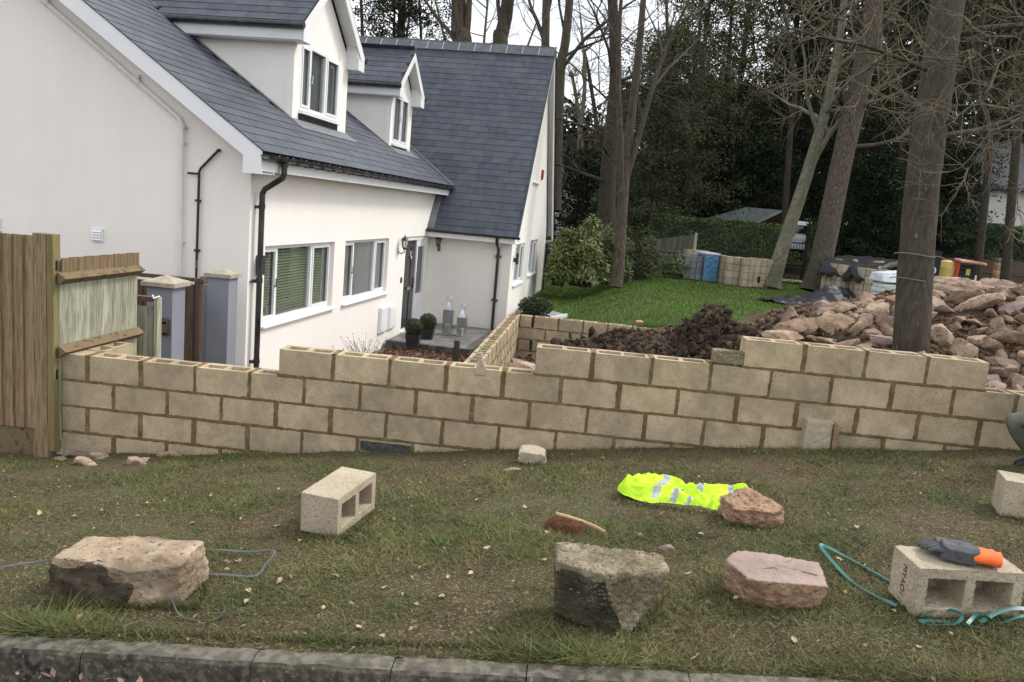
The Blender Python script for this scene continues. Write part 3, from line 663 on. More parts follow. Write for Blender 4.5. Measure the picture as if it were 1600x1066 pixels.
# wing barge boards on the garden gable
b = MB(); V0 = 2.2
b.prism([(V0, 8.8, .83), (V0, 12.64, wz(12.64)-.0), (V0, 16.45, .83), (V0, 16.45, .55), (V0, 16.2, .55), (V0, 12.64, wz(12.64)-.30), (V0, 8.98, .72)], (-.022, 0, 0)); b.build('barge_board', 'upvc', house)
b = MB(); b.prism([(2.177, 12.64, wz(12.64)-.2), (2.177, 16.3, .70), (WV+.001, 16.3, .70), (WV+.001, 12.64, wz(12.64)-.2)], (0, 0, .015)); b.box(WV+.001, 2.177, 15.9, 16.4, .552, .565); b.build('soffit', 'soffit', house)
b = MB(); b.tube([(2.215, 12.64, wz(12.64)+.02), (2.215, 16.5, .80)], .02, 6); b.tube([(2.215, 8.78, .86), (2.215, 12.64, wz(12.64)+.02)], .016, 6); b.build('verge_cap', 'black_plastic', house)
b = MB(); b.box(WV, WV+.05, 13.3, 13.5, 2.45, 2.65); b.prism([(WV+.05, 13.3, 2.449), (WV+.05, 13.5, 2.449), (WV+.05, 13.4, 2.36)], (-.045, 0, 0)); b.build('alarm_box', 'lamp_red', house)
b = MB(); b.tube([(WV+.06, 15.85, .5), (WV+.06, 15.85, GZ)], .036, 8); b.build('drain_pipe', 'black_plastic', house)
# gable pipes and vent
b = MB(); P_ = [(-2.95-1.6, -.06, 3.62+1.115), (-.98, -.06, 2.24), (-.94, -.06, 2.16), (-.93, -.06, GZ)]
b.tube(P_, .030, 12)
for v, z in ((-2.9, 3.585), (-1.6, 2.675)): b.tube([(v-.05, -.06, z+.035), (v+.05, -.06, z-.035)], .037, 12); b.box(v, v+.03, -.05, 0, z-.02, z+.08)
for z in (1.9, .62, 2.1): b.tube([(-.94, -.06, z), (-.94, -.06, z+.07)], .037, 12); b.box(-.95, -.895, -.05, -.001, z+.03, z+.04)
b.build('waste_pipe', 'pipe_white', house)
b = MB(); b.tube([(-.44, -.04, 1.88), (-.68, -.04, 1.63), (-.70, -.04, 1.58), (-.72, -.04, GZ)], .017, 8); b.tube([(-.86, -.04, 1.56), (-.70, -.04, 1.56)], .014, 6); b.tube([(-.44, -.05, 1.88), (-.44, 0, 1.88)], .02, 6)
for z in (1.2, .55, -.1): b.box(-.74, -.68, -.06, -.001, z, z+.03)
b.build('conduit', 'pipe_rust', house)
b = MB(); b.box(-2.26, -2.09, -.03, -.001, .55, .72); v_ = b.build('air_vent', 'upvc', house)
b = MB()
for i in range(4): b.prism([(-2.245, -.031, .575+i*.035), (-2.245, -.05, .57+i*.035), (-2.245, -.031, .595+i*.035)], (.14, 0, 0))
b.build('louvre', 'upvc', v_, kind='stuff')
# meter boxes, bell
for u, z0, z1, w in ((5.55, -1.25, -.72, .46), (6.12, -1.25, -.76, .46)):
    b = MB(); b.box(.001, .05, u, u+w, z0, z1); b.box(.0505, .062, u+.025, u+w-.025, z0+.025, z1-.025); bevel(b.build('meter_box', 'upvc', house), .006)
b = MB(); b.box(.001, .03, 6.9, 6.95, -.32, -.2); b.build('door_bell', 'black_plastic', house)
# door set: white frame, black panelled leaf, glazed side light
b = MB(); y0, y1, z0, z1 = DOOR
b.box(-.12, -.03, y0, y0+.09, z0, z1); b.box(-.12, -.03, y1-.09, y1, z0, z1); b.box(-.12, -.03, y0+.09, y1-.09, z1-.09, z1); b.box(-.12, -.03, 8.16, 8.25, z0, z1-.09); b.box(-.10, -.05, 8.25, y1-.09, z0, z0+.75); b.box(-.10, -.05, 8.25, y1-.09, z1-.25, z1-.09)
b.box(-.12, -.03, y0+.09, 8.16, z0, z0+.03)
fr = b.build('door_frame', 'upvc', house)
b = MB(); b.box(-.085, -.075, 8.25, y1-.09, z0+.75, z1-.25); b.build('pane', 'window_glass', fr)
b = MB(); b.box(-.11, -.06, y0+.095, 8.155, z0+.035, z1-.095); dr = b.build('door', 'door_black', house)
for (a, c, e, f2) in ((.10, .46, .15, .85), (.56, .90, .15, .85), (.10, .46, 1.0, 1.85), (.56, .90, 1.0, 1.85)):
    p = MB(); p.box(-.0595, -.048, y0+.095+a*.97, y0+.095+c*.97, z0+e, z0+f2); bevel(p.build('door_panel', 'door_black', dr), .01)
p = MB(); p.box(-.047, -.035, y0+.42, y0+.68, z0+.90, z0+.96); p.build('letter_box', 'steel', dr)
p = MB(); p.box(-.047, -.02, 8.05, 8.10, z0+.9, z0+1.15); p.build('handle', 'steel', dr)
p = MB(); p.tube([(-.04, y0+.55, z0+1.78), (-.03, y0+.50, z0+1.66), (-.03, y0+.55, z0+1.6), (-.03, y0+.60, z0+1.66), (-.04, y0+.55, z0+1.78)], .012, 6); p.build('knocker', 'steel', dr)
b = MB(); b.box(-.05, .06, y0-.02, 9.1, z0-.02, z0+.001); b.build('door_sill', 'upvc', house)
# coach lamps
def lamp(loc, rz, parent):
    b = MB(); b.box(-.03, 0.0, -.035, .035, -.12, .02); b.tube([(.0, 0, -.05), (.06, 0, -.09), (.13, 0, -.05), (.13, 0, .0)], .012, 6)
    b.lathe([(.02, 0), (.045, .03), (.05, .05)], (.13, 0, 0), 6)
    for k in range(6):
        a = math.pi/3*k; b.tube([(.13+.048*math.cos(a), .048*math.sin(a), .045), (.13+.075*math.cos(a), .075*math.sin(a), .19)], .005, 4)
    b.lathe([(.095, .19), (.06, .25), (.02, .275), (.012, .30), (.004, .32)], (.13, 0, 0), 6)
    o = b.build('wall_lamp', 'black_plastic', parent, loc, rot=(0, 0, rz))
    g = MB(); g.lathe([(.044, .046), (.071, .188)], (.13, 0, 0), 6); g.build('lamp_glass', 'glass_lantern', o)
lamp((0, 6.62, .42), 0, house); lamp((.25, WU, .42), -math.pi/2, house); 
b = MB(); b.box(WV, WV+.1, 9.5, 9.56, .2, .3); b.tube([(WV+.09, 9.53, .15), (WV+.09, 9.53, .42)], .035, 8); b.build('wall_lamp', 'black_plastic', house)

# ---- porch platform of grey paving
pp = tag(thing('porch_paving', tuple(HO), None, None, rz=A0), kind='structure'); del_ = None
b = MB(); b.box(.06, 1.86, 5.95, 9.12, -1.66, -1.49); b.build('porch_base', 'paving_edge', pp)
px = [.05, .50, 1.10, 1.65]; 
for i in range(6):
    u = 6.08+i*.5; xs_ = [.06, .65, 1.25, 1.72] if i % 2 else [.06, .35, .95, 1.55, 1.72]
    for a, c in zip(xs_[:-1], xs_[1:]):
        s = MB(); s.box(a+.004, c-.004, u+.004, min(u+.5, 9.12)-.004, -1.489, -1.44+random.uniform(-.002, .002)); s.build('paving_slab', 'paving', pp)
for i in range(10): s = MB(); s.box(.06+i*.18+.003, .06+(i+1)*.18-.003, 5.93, 6.075, -1.62, -1.438); s.build('edging_brick', 'paving_edge', pp)
for i in range(15): s = MB(); s.box(1.725, 1.885, 6.08+i*.2+.003, 6.08+(i+1)*.2-.003, -1.62, -1.438); s.build('edging_brick', 'paving_edge', pp)
# ================================================================== FENCES AND PILLARS ON THE LEFT
t = thing('closeboard_fence', (-.3, -.05, -.83), 'tall brown closeboard fence facing the verge at the left end of the block wall', 'fence')
def fb(b, x0, x1, y, z0, z1, th=.022):  # feather-edge board in local coords, thick edge at x1
    b.prism([(x0, y, z0), (x1, y-th, z0), (x1, y+.006, z0), (x0, y+.004, z0)], (0, 0, z1-z0))
x = -.085; k = 0
while x > -4.2:
    b = MB(); fb(b, x-.106, x, -.012-.002*(k % 2), .20+random.uniform(-.005, .005), 1.76+random.uniform(-.012, .012)+.02*0)
    b.build('board', 'fence_wood', t, rot=(0, random.uniform(-.004, .004), 0)); x -= random.uniform(.088, .104); k += 1
b = MB(); b.box(-4.3, -.10, -.01, .02, -.35, .195); b.build('gravel_board', 'rail_wood', t)
for z in (.45, 1.0, 1.55): b = MB(); b.prism([(-4.2, .008, z-.04), (-4.2, .008, z+.05), (-4.2, .07, z-.04)], (4.1, 0, 0)); b.build('rail', 'rail_wood', t)
t2 = t
b = MB(); b.box(-.09, .02, -.045, .055, .28, 1.785); b.prism([(-.09, -.045, .28), (.02, -.045, .28), (.045, -.05, -.1), (-.09, -.06, -.1)], (0, .1, 0)); bevel(b.build('post', 'fence_wood', t), .004)
b = MB(); b.box(.0215, .075, -.04, .055, .02, 1.785); bevel(b.build('post', 'green_post', t), .004)
for z in (1.5, .62): b = MB(); b.box(.076, .078, -.01, .01, z, z+.08); b.build('mortise_slot', 'near_black', t)
# fence running back, seen from its rail side
t = thing('feather_board_fence', (-.19, -.04, -.83), 'short pale green feather-board fence panel running back behind the wall with two triangular rails', 'fence', rz=-.035)
y = .02; 
while y < 1.03:
    b = MB(); b.prism([(-.04, y, .1), (-.04, y+.1, .1), (-.019, y+.1, .1), (-.033, y, .1)], (0, 0, 1.49+random.uniform(-.006, .006))); b.build('board', 'pale_board', t); y += .088
b = MB()
for q in range(11): b.box(-.017, -.006, .02+q*.098, .112+q*.098, 1.47, 1.598+.003*(q % 2))
b.build('capping_strip', 'fence_wood', t, kind='stuff')
for z in (.85, 1.44):
    b = MB(); b.prism([(-.017, -.02, z-.05), (-.017, -.02, z+.05), (.055, -.02, z)], (0, 1.12, 0)); b.build('rail', 'rail_wood', t)
    b = MB(); b.prism([(-.0165, 1.1005, z-.049), (-.0165, 1.1005, z+.049), (.0545, 1.1005, z)], (0, .004, 0)); b.build('rail_end', 'cut_wood', t)
# pale gate leaf with frame, beside the first pillar
g0 = atd(215, 450, 7.9); t = thing('garden_gate', (g0[0], g0[1], -1.6), 'narrow pale green boarded gate between the feather-board fence and the grey pillar', 'gate')
for i in range(3):
    b = MB(); b.box(.0+i*.056, .053+i*.056, 0, .014+.003*(i % 2), .1, 1.80); b.build('board', 'pale_board', t)
b = MB(); b.box(-.05, -.002, -.01, .05, 0, 1.85); b.box(.169, .195, -.01, .05, 0, 1.82); b.box(-.05, .20, -.03, .06, 1.855, 1.90); b.build('gate_frame', 'dark_wood', t)
b = MB(); b.box(.202, .235, -.06, .03, 0, 1.90); b.build('gate_post', 'pale_board', t)
b = MB(); b.tube([(.18, -.04, 1.92), (.21, -.08, 1.9), (.25, -.04, 1.92)], .012, 6); b.build('latch', 'steel', t)
def pillar(px, py, Z, w, zt, lab, cw):
    p = atd(px, py, Z); t = thing('brick_pillar' if False else 'gate_pillar', (p[0]-w/2, p[1]+w/2, -1.6), lab, 'pillar', 'grey rendered pillars beside the house'); h = zt+1.6
    b = MB(); b.box(-w/2, w/2, -w/2, w/2, 0, h); bevel(b.build('shaft', 'grey_render', t), .006)
    b = MB(); c = cw/2; b.box(-c, c, -c, c, h+.001, h+.045); b.add([(-c, -c, h+.0455), (c, -c, h+.0455), (c, c, h+.0455), (-c, c, h+.0455), (0, 0, h+.115)], [(0, 1, 4), (1, 2, 4), (2, 3, 4), (3, 0, 4)]); b.build('coping_stone', 'cap_stone', t)
    return t, p
t1, p1 = pillar(270, 435, 8.45, .285, .33, 'grey rendered pillar with a key safe and pale pyramid cap', .37)
b = MB(); b.box(.03, .13, -.1425-.045, -.1428, 1.42, 1.60); k = bevel(b.build('key_safe', 'black_plastic', t1), .012)
b = MB(); b.box(.04, .12, -.1425-.05, -.1425-.0455, 1.45, 1.585); b.build('key_safe_front', 'steel', k)
b = MB(); b.box(.055, .105, -.1425-.054, -.1425-.0505, 1.54, 1.57); b.build('key_safe_window', 'near_black', k)
pillar(358, 428, 9.75, .27, .33, 'grey rendered pillar with pale cap nearest the black drain pipe', .34)
g0 = atd(312, 425, 9.1); t = thing('brown_gate', (g0[0], g0[1], -1.6), 'dark brown boarded gate standing between the two grey pillars', 'gate')
for i in range(8): b = MB(); b.box(-.86+i*.1, -.764+i*.1, -.004*(i % 2), .018, .05, 1.90+.01*i*0); b.build('board', 'dark_wood', t)
b = MB(); b.tube([(.0, .01, 0), (.0, .01, 1.93)], .045, 10); b.build('gate_post', 'dark_wood', t)
b = MB(); b.box(-.9, .06, -.03, .04, 1.935, 1.975); b.build('top_rail', 'dark_wood', t)
g0 = atd(322, 440, 10.0); t = thing('grey_side_gate', (g0[0], g0[1], -1.6), 'narrow flat grey side gate with a metal bracket between brown gate and second pillar', 'gate')
b = MB(); b.box(-.12, .12, 0, .03, 0, 1.80); b.build('board', 'grey_render', t); b = MB(); b.box(-.08, .10, -.012, -.001, 1.81, 1.90); b.box(-.02, .0, -.02, -.012, 1.85, 1.87); b.build('bracket', 'lead', t)

# ================================================================== FOREGROUND
def vg(px, py, dz=0):
    """point of the verge surface on this sight line"""
    t = 3.0; d = ray(px, py)
    for i in range(400):
        p = CAM+d*t
        if p[2] <= vz(p[0], min(p[1], 0))+dz: break
        t += .012
    return p
# loose hollow block, holes to the right
def hollow(w, d, h, vh):   # w along x (thickness across holes axis?), generic block with two holes through local y
    """solid block w(x) * d(y) * h(z); two holes seen in the -y face and running through"""
    b = MB(); t = .044; web = .042; xs = [-w/2, -w/2+t, -web/2, web/2, w/2-t, w/2]; zs = [0, t, h-t, h]
    for y, fl in ((0, 1), (d, 0)):
        for a in range(5):
            for c in range(3):
                if a in (1, 3) and c == 1 and fl: continue
                q = [(xs[a], y, zs[c]), (xs[a+1], y, zs[c]), (xs[a+1], y, zs[c+1]), (xs[a], y, zs[c+1])]; b.add(q if fl else q[::-1], [(0, 1, 2, 3)])
    b.add([(-w/2, 0, 0), (w/2, 0, 0), (w/2, d, 0), (-w/2, d, 0), (-w/2, 0, h), (w/2, 0, h), (w/2, d, h), (-w/2, d, h)], [(0, 3, 2, 1), (4, 5, 6, 7), (1, 2, 6, 5), (3, 0, 4, 7)])
    dd = d-.03
    for p, q in ((xs[1], xs[2]), (xs[3], xs[4])):
        i = .009
        b.add([(p, 0, t), (q, 0, t), (q, 0, h-t), (p, 0, h-t), (p+i, dd, t+i), (q-i, dd, t+i), (q-i, dd, h-t-i), (p+i, dd, h-t-i)], [(0, 1, 5, 4), (1, 2, 6, 5), (2, 3, 7, 6), (3, 0, 4, 7), (4, 5, 6, 7)])
    return b
def roughen(o, cuts, amp, sc=25, seed=0, edge=0.):
    """subdivide a mesh part and wear it a little"""
    import bmesh
    bm = bmesh.new(); bm.from_mesh(o.data); bmesh.ops.remove_doubles(bm, verts=bm.verts, dist=1e-5)
    if edge: bmesh.ops.bevel(bm, geom=[e for e in bm.edges if e.is_manifold and e.calc_face_angle(0) > .5], offset=edge, segments=2, affect='EDGES', profile=.6)
    for _ in range(cuts):
        L_ = [e for e in bm.edges if e.calc_length() > .014]
        if not L_: break
        bmesh.ops.subdivide_edges(bm, edges=L_, cuts=1, use_grid_fill=True)
    bmesh.ops.triangulate(bm, faces=[f for f in bm.faces if len(f.verts) > 4]); bm.normal_update()
    for v in bm.verts:
        q = v.co*sc; v.co += v.normal*amp*(noise.noise(q+Vector((seed, 0, 0)))+.6*noise.noise(q*2.7+Vector((0, seed, 0))))
    bm.to_mesh(o.data); bm.free(); o.data.update(); return o
pA = vg(510, 841)
o = hollow(.44, .215, .215, 0).build('hollow_block', 'block_pale', None, (0, 0, 0)); roughen(o, 5, .0012, 60, 1, .004)
# local -y (holes) must face right (+X) and a little to the camera: rotate
o.rotation_euler = (0, -.03, math.radians(78)); c = vg(543, 841)
o.location = (c[0]-.012, c[1]+.22, c[2]-.004); tag(o, 'pale hollow concrete block lying alone on the grass with its two holes facing right', 'concrete block')
cB = vg(1425, 966)
o = hollow(.44, .215, .215, 0).build('hollow_block', 'block_pale', None); roughen(o, 5, .0028, 45, 5, .006)
aB = math.radians(5); R_ = lambda x, y: (cB[0]+x*math.cos(aB)-y*math.sin(aB), cB[1]+x*math.sin(aB)+y*math.cos(aB))
q = R_(.22, 0); o.location = (q[0], q[1], cB[2]+.012); o.rotation_euler = (.02, -.03, aB); tag(o, 'pale hollow concrete block with an orange glove on top and holes facing the road', 'concrete block')
blockB = o; B0 = Vector(o.location)
# printed code down its small end
cu = bpy.data.curves.new('stamp', 'FONT'); cu.body = 'MYAO1'; cu.size = .042; cu.extrude = .0002; cu.align_x = 'CENTER'; cu.align_y = 'CENTER'
tmp = bpy.data.objects.new('tmp', cu); COL.objects.link(tmp); dg = bpy.context.evaluated_depsgraph_get(); me = bpy.data.meshes.new_from_object(tmp.evaluated_get(dg)); bpy.data.objects.remove(tmp); me.materials.clear(); me.materials.append(M('ink'))
o2 = link('printed_code', me, blockB); o2.matrix_local = Matrix(((0, 0, -1, -.2238), (0, -1, 0, .105), (-1, 0, 0, .11), (0, 0, 0, 1)))
cC = vg(1562, 806)
o = hollow(.44, .215, .215, 0).build('hollow_block', 'block_pale', None); roughen(o, 5, .0015, 50, 8, .004); 
o.rotation_euler = (0, 0, math.radians(165)); o.location = (cC[0]+.268, cC[1]+.151, cC[2]-.005); tag(o, 'concrete block cut off by the right edge of the photo', 'concrete block')
# upright block piece by the wall
c = vg(1277, 704); b = MB(); b.box(-.11, .09, 0, .13, -.03, .225); o = b.build('block_offcut', 'block_pale', None, (c[0], c[1], c[2])); o.rotation_euler = (0, .02, .05); roughen(o, 4, .004, 30, 3, .008); tag(o, 'pale worn block offcut standing upright against the wall', 'block offcut')
b = MB(); b.prism([(.0, 0, 0), (.035, 0, 0), (.04, 0, .21), (.02, 0, .235), (.005, 0, .22)], (0, .05, 0)); o = b.build('timber_offcut', 'cut_wood', None, (c[0]+.10, c[1]-.01, c[2]-.01)); o.rotation_euler = (.05, -.04, 0); roughen(o, 3, .003, 40, 4); tag(o, 'split timber offcut leaning on the upright block piece', 'timber offcut')
# ---- rocks
import bmesh as _bm
def ico(sub):
    bm = _bm.new(); _bm.ops.create_icosphere(bm, subdivisions=sub, radius=1); V = np.array([v.co[:] for v in bm.verts]); F = np.array([[v.index for v in f.verts] for f in bm.faces]); bm.free(); return V, F
ICO = {k: ico(k) for k in (1, 2, 3, 5, 6)}
def rock_mesh(seed, dims, sub=3, planes=None, npl=11, amp=.05, sc=2.2, fine=.0, m='rock_tan', name='stone', smooth=False, soft=.0, center=(0, 0, 0)):
    V, F = ICO[sub]; rn = np.random.default_rng(seed)
    if planes is None:
        N = rn.normal(size=(npl, 3)); N /= np.linalg.norm(N, axis=1)[:, None]; D = rn.uniform(.62, 1.0, npl)
        N = np.vstack([N, [[0, 0, 1], [0, 0, -1]]]); D = np.append(D, [.6, .6])
    else:
        N = np.array([p[:3] for p in planes], float); ln = np.linalg.norm(N, axis=1); N /= ln[:, None]; D = np.array([p[3] for p in planes], float)
    q = V@N.T; r = np.where(q > 1e-4, D/np.maximum(q, 1e-4), 9.); r = r.min(1)
    P = V*r[:, None]*np.array(dims)/2
    md = float(np.mean(dims)); out = np.empty_like(P)
    for i, p in enumerate(P):
        v = Vector(p/md*sc)+Vector((seed*1.7, 0, 0)); n = noise.noise(v)+.5*noise.noise(v*2.1)+.28*noise.noise(v*4.5)
        if fine: n2 = noise.noise(v*11)+.6*noise.noise(v*24)+.4*abs(noise.noise(v*48))
        else: n2 = 0
        out[i] = p+V[i]*md*(amp*n+fine*n2)
    me = bpy.data.meshes.new(name); me.from_pydata(out.tolist(), [], F.tolist()); me.materials.append(M(m))
    if smooth: me.polygons.foreach_set('use_smooth', [True]*len(F))
    me.update(); return me
def put(me, p, rz=0, lab=None, cat='stone', group=None, rot=None, name=None):
    o = link(name or me.name, me, None, tuple(p), rot=rot or (0, 0, rz)); return tag(o, lab, cat, group)
# big tan slab on the left
zl = 3.35
c = vg(195, 952); wpx = lambda px, Z: px*Z/FPX
S1 = rock_mesh(3, (1, 1, 1), 6, [(-1, -.05, .05, .325), (1, .05, .02, .315), (.45, -.9, .05, .235), (-.06, -1, -.06, .185), (0, 1, .1, .17), (-.1, .04, 1, .135), (.05, -.4, 1, .175), (0, 0, -1, .16), (-.3, -1, .9, .32), (.9, .6, .6, .36)], amp=.014, sc=5, fine=.0045, m='rock_slab', smooth=True)
S1.transform(Matrix.Diagonal((1.74, 1.55, 1.38, 1)))
S1.materials.append(M('rock_dark')); S2.materials.append(M('rock_algae')) if False else None
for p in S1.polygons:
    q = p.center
    if (p.normal.y < -.35 and q.x < .06+.10*noise.noise(q*9)) and q.z < .075+.07*noise.noise(q*7+Vector((3, 0, 0))): p.material_index = 1  # darker material on the lower left of the front faces
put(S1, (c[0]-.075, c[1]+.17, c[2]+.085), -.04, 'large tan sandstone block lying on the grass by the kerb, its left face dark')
c = vg(948, 985)
def hull_planes(pts, c0):
    bm = _bm.new()
    for p in pts: bm.verts.new([p[k]-c0[k] for k in range(3)])
    _bm.ops.convex_hull(bm, input=bm.verts); _bm.ops.recalc_face_normals(bm, faces=bm.faces); bm.normal_update()
    out = []
    for f in bm.faces:
        n_ = f.normal; d_ = n_.dot(f.verts[0].co)
        if d_ < 0: n_, d_ = -n_, -d_
        out.append((n_.x, n_.y, n_.z, max(.02, d_)))
    bm.free(); return out
S2p = [(-.225, .08, .285), (.215, .09, .275), (-.215, -.075, .262), (-.04, -.115, .252), (.232, -.035, .255), (.20, -.06, .225), (-.205, -.07, .02), (-.19, .10, -.02), (.075, -.135, -.03), (.125, -.02, -.03), (.10, .12, -.02)]
S2 = rock_mesh(8, (2, 2, 2), 6, hull_planes(S2p, (0, 0, .13)), amp=.0045, sc=14, fine=.0035, m='rock_moss', smooth=True)
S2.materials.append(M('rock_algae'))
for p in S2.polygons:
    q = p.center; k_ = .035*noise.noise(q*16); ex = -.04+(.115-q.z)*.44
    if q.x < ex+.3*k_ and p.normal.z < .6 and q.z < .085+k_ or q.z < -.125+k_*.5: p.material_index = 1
S2.transform(Matrix.Diagonal((1, 1, .9, 1)))
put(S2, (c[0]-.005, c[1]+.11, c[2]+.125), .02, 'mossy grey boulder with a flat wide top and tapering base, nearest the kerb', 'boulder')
c = vg(1215, 950)
S3 = rock_mesh(12, (1, 1, 1), 6, [(-1, -.3, -.2, .225), (1, -.2, -.12, .22), (-.42, -1, -.45, .185), (.12, -1, -.12, .165), (0, 1, -.2, .17), (.03, .0, 1, .095), (0, 0, -1, .11), (-.7, .5, .1, .26)], amp=.012, sc=5, fine=.0045, m='rock_rough', smooth=True)
S3.transform(Matrix.Diagonal((1.64, 1.5, 1.45, 1)))
S3.materials.append(M('rock_top')); 
for p in S3.polygons:
    if p.normal.z > .82: p.material_index = 1
o = put(S3, (c[0]+.01, c[1]+.10, c[2]+.06), .03, 'pinkish brown stone with a smooth jointed flat top on the grass')
for j, pts in enumerate([[(-.17, -.06), (.0, .03), (.12, .16)], [(-.1, .13), (.03, .04), (.2, -.03)]]):
    b = MB(); b.tube([(x_*.8, y_*.75, .0690) for x_, y_ in pts], .0035, 4); b.build('joint_line', 'rock_top', o)
c = vg(1185, 824)
S4 = rock_mesh(21, (1, 1, 1), 6, [(-1, -.2, .0, .19), (1, -.2, .1, .20), (-.1, -1, -.1, .13), (.5, -.9, 0, .17), (0, 1, 0, .12), (-.12, -.45, 1, .095), (0, 0, -1, .09), (.5, .2, 1, .13), (-.6, 0, 1, .145)], amp=.016, sc=5, fine=.0075, m='rock_rough', smooth=True)
S4.transform(Matrix.Diagonal((1.6, 1.5, 1.4, 1)))
put(S4, (c[0]-.01, c[1]+.10, c[2]+.06), .02, 'rough pink stone weighing down the corner of the yellow jacket')
def small(px, py, w, h, lab, m='rock_tan', seed=1, grp=None, d=None):
    c = vg(px, py); Z = (c-CAM)@_f; W_ = w*Z/FPX; me = rock_mesh(seed, (W_*1.15, (d or w*.8)*Z/FPX, h*Z/FPX*1.5), 3, amp=.05, m=m, fine=.01); put(me, (c[0], c[1]+W_*.3, c[2]+h*Z/FPX*.3), random.uniform(-.3, .3), lab, 'stone', grp)
b = rock_mesh(33, (.22, .17, .13), 3, [(-1, 0, 0, .9), (1, 0, .1, .9), (0, -1, -.1, .9), (0, 1, 0, .9), (0, -.15, 1, .75), (0, 0, -1, .9), (.4, -1, -.4, 1)], amp=.03, fine=.008, m='block_pale'); c = vg(830, 726); put(b, (c[0], c[1]+.08, c[2]+.045), 0, 'small square yellowish block stub in the bare soil near the wall')
for i, (px, py, w, h, lab, m_) in enumerate([(122, 727, 30, 12, 'white stone, the nearer of the pile by the fence post', 'rock_slab'), (108, 716, 34, 10, 'flat grey white stone against the wall foot by the fence', 'rock_pink'), (146, 718, 28, 10, 'small white stone right of the little pile at the fence', 'rock_slab'), (209, 728, 26, 13, 'single white stone lying on the grass in front of the wall', 'rock_slab'), (222, 722, 14, 7, 'tiny white stone just behind the single white stone', 'rock_slab'), (262, 714, 26, 8, 'pale stone left of the pair at the wall foot', 'rock_slab'), (278, 710, 18, 9, 'pale stone right of the pair at the wall foot', 'rock_slab'), (250, 714, 12, 6, 'small reddish stone by the pale pair', 'brick'), (88, 722, 18, 7, 'dark little stone beside the fence post foot', 'rock_moss'), (805, 737, 16, 6, 'tiny pale chip left of the square block stub', 'rock_slab'), (1045, 862, 20, 10, 'small pinkish stone touching the mossy boulder at its right', 'rock_pink')]):
    small(px, py, w, h, lab, m_, 50+i)
# cut pieces on the wall
b = MB(); b.box(-.115, .115, 0, .10, 0, .10); p = ony(1136, 573, .03); o = b.build('granite_sett', 'dark_block', None, (p[0], .02, zc(1)+.008)); roughen(o, 4, .004, 30, 2, .008); o.data.materials[0] = M('rock_moss'); tag(o, 'small grey block resting in the step of the wall top', 'block')
b = MB(); b.prism([(-.03, 0, 0), (.035, 0, 0), (.042, 0, .06), (.02, 0, .10), (-.0, 0, .175), (-.018, 0, .165), (-.03, 0, .06)], (.0, .05, 0)); p = ony(750, 577, 0); o = b.build('pointed_offcut', 'block_pale', None, (p[0], -.012, zc(2)-.045)); roughen(o, 3, .003, 40, 7); tag(o, 'pointed pale block offcut standing on the wall top', 'block offcut')
p = atd(712, 562, 7.4); b = MB(); b.box(-.024, .024, -.024, .024, -1.3, .175); b.box(-.02, .02, -.02, .02, .176, .18); o = b.build('black_post', 'black_plastic', None, (p[0], p[1], p[2])); tag(o, 'short black square post rising behind the wall', 'post')
b = MB(); b.box(-.02, .02, -.03, .03, 0, .04); o = b.build('brick_bit', 'brick', None, (2.93, 8.55, -.43)); tag(o, 'small reddish stone on the corner of the side wall', 'stone')
# dark slate-like insert at the foot of the wall
p = ony(602, 698, 0); b = MB(); b.box(-.2, .2, -.012, .02, -.045, .03); o = b.build('dark_insert', 'dark_block', main_wall, (p[0], p[1], p[2])); roughen(o, 4, .004, 20, 3)

# ---- hand brush
c = vg(885, 828); t = thing('hand_brush', (c[0], c[1], c[2]+.022), 'wooden hand brush with brown bristles lying on its side on the grass', 'brush', rz=-.38)
b = MB(); b.grid([[(x_, .015+.012*math.cos(a)*w_, .045+z_+.012*math.sin(a)) for a in np.linspace(0, 2*math.pi, 9)] for x_, w_, z_ in [(-.075, .5, 0), (-.06, .9, 0), (.0, 1.1, 0.0), (.07, 1, -.004), (.10, .62, -.008), (.13, .55, -.012), (.17, .6, -.018), (.205, .62, -.03), (.215, .3, -.033)]]); b.build('handle', 'brush_wood', t, smooth=True)
n = 2600; X0 = RNG.uniform(-.078, .085, n); Y0 = RNG.uniform(-.005, .02, n); a = np.stack([X0, Y0, .04+RNG.uniform(-.008, .006, n)], 1)
d_ = np.stack([-.012+.03*RNG.normal(size=n)*.5+X0*.15, -.088+RNG.normal(size=n)*.008, -.036+.010*RNG.normal(size=n)], 1); e = np.array([.0018, 0, .0006])
V = np.stack([a-e, a+e, a+d_], 1).reshape(-1, 3); tris('bristles', V, np.arange(3*n).reshape(n, 3), 'bristle', t, rnd=np.repeat(RNG.random(n), 3), kind='stuff')

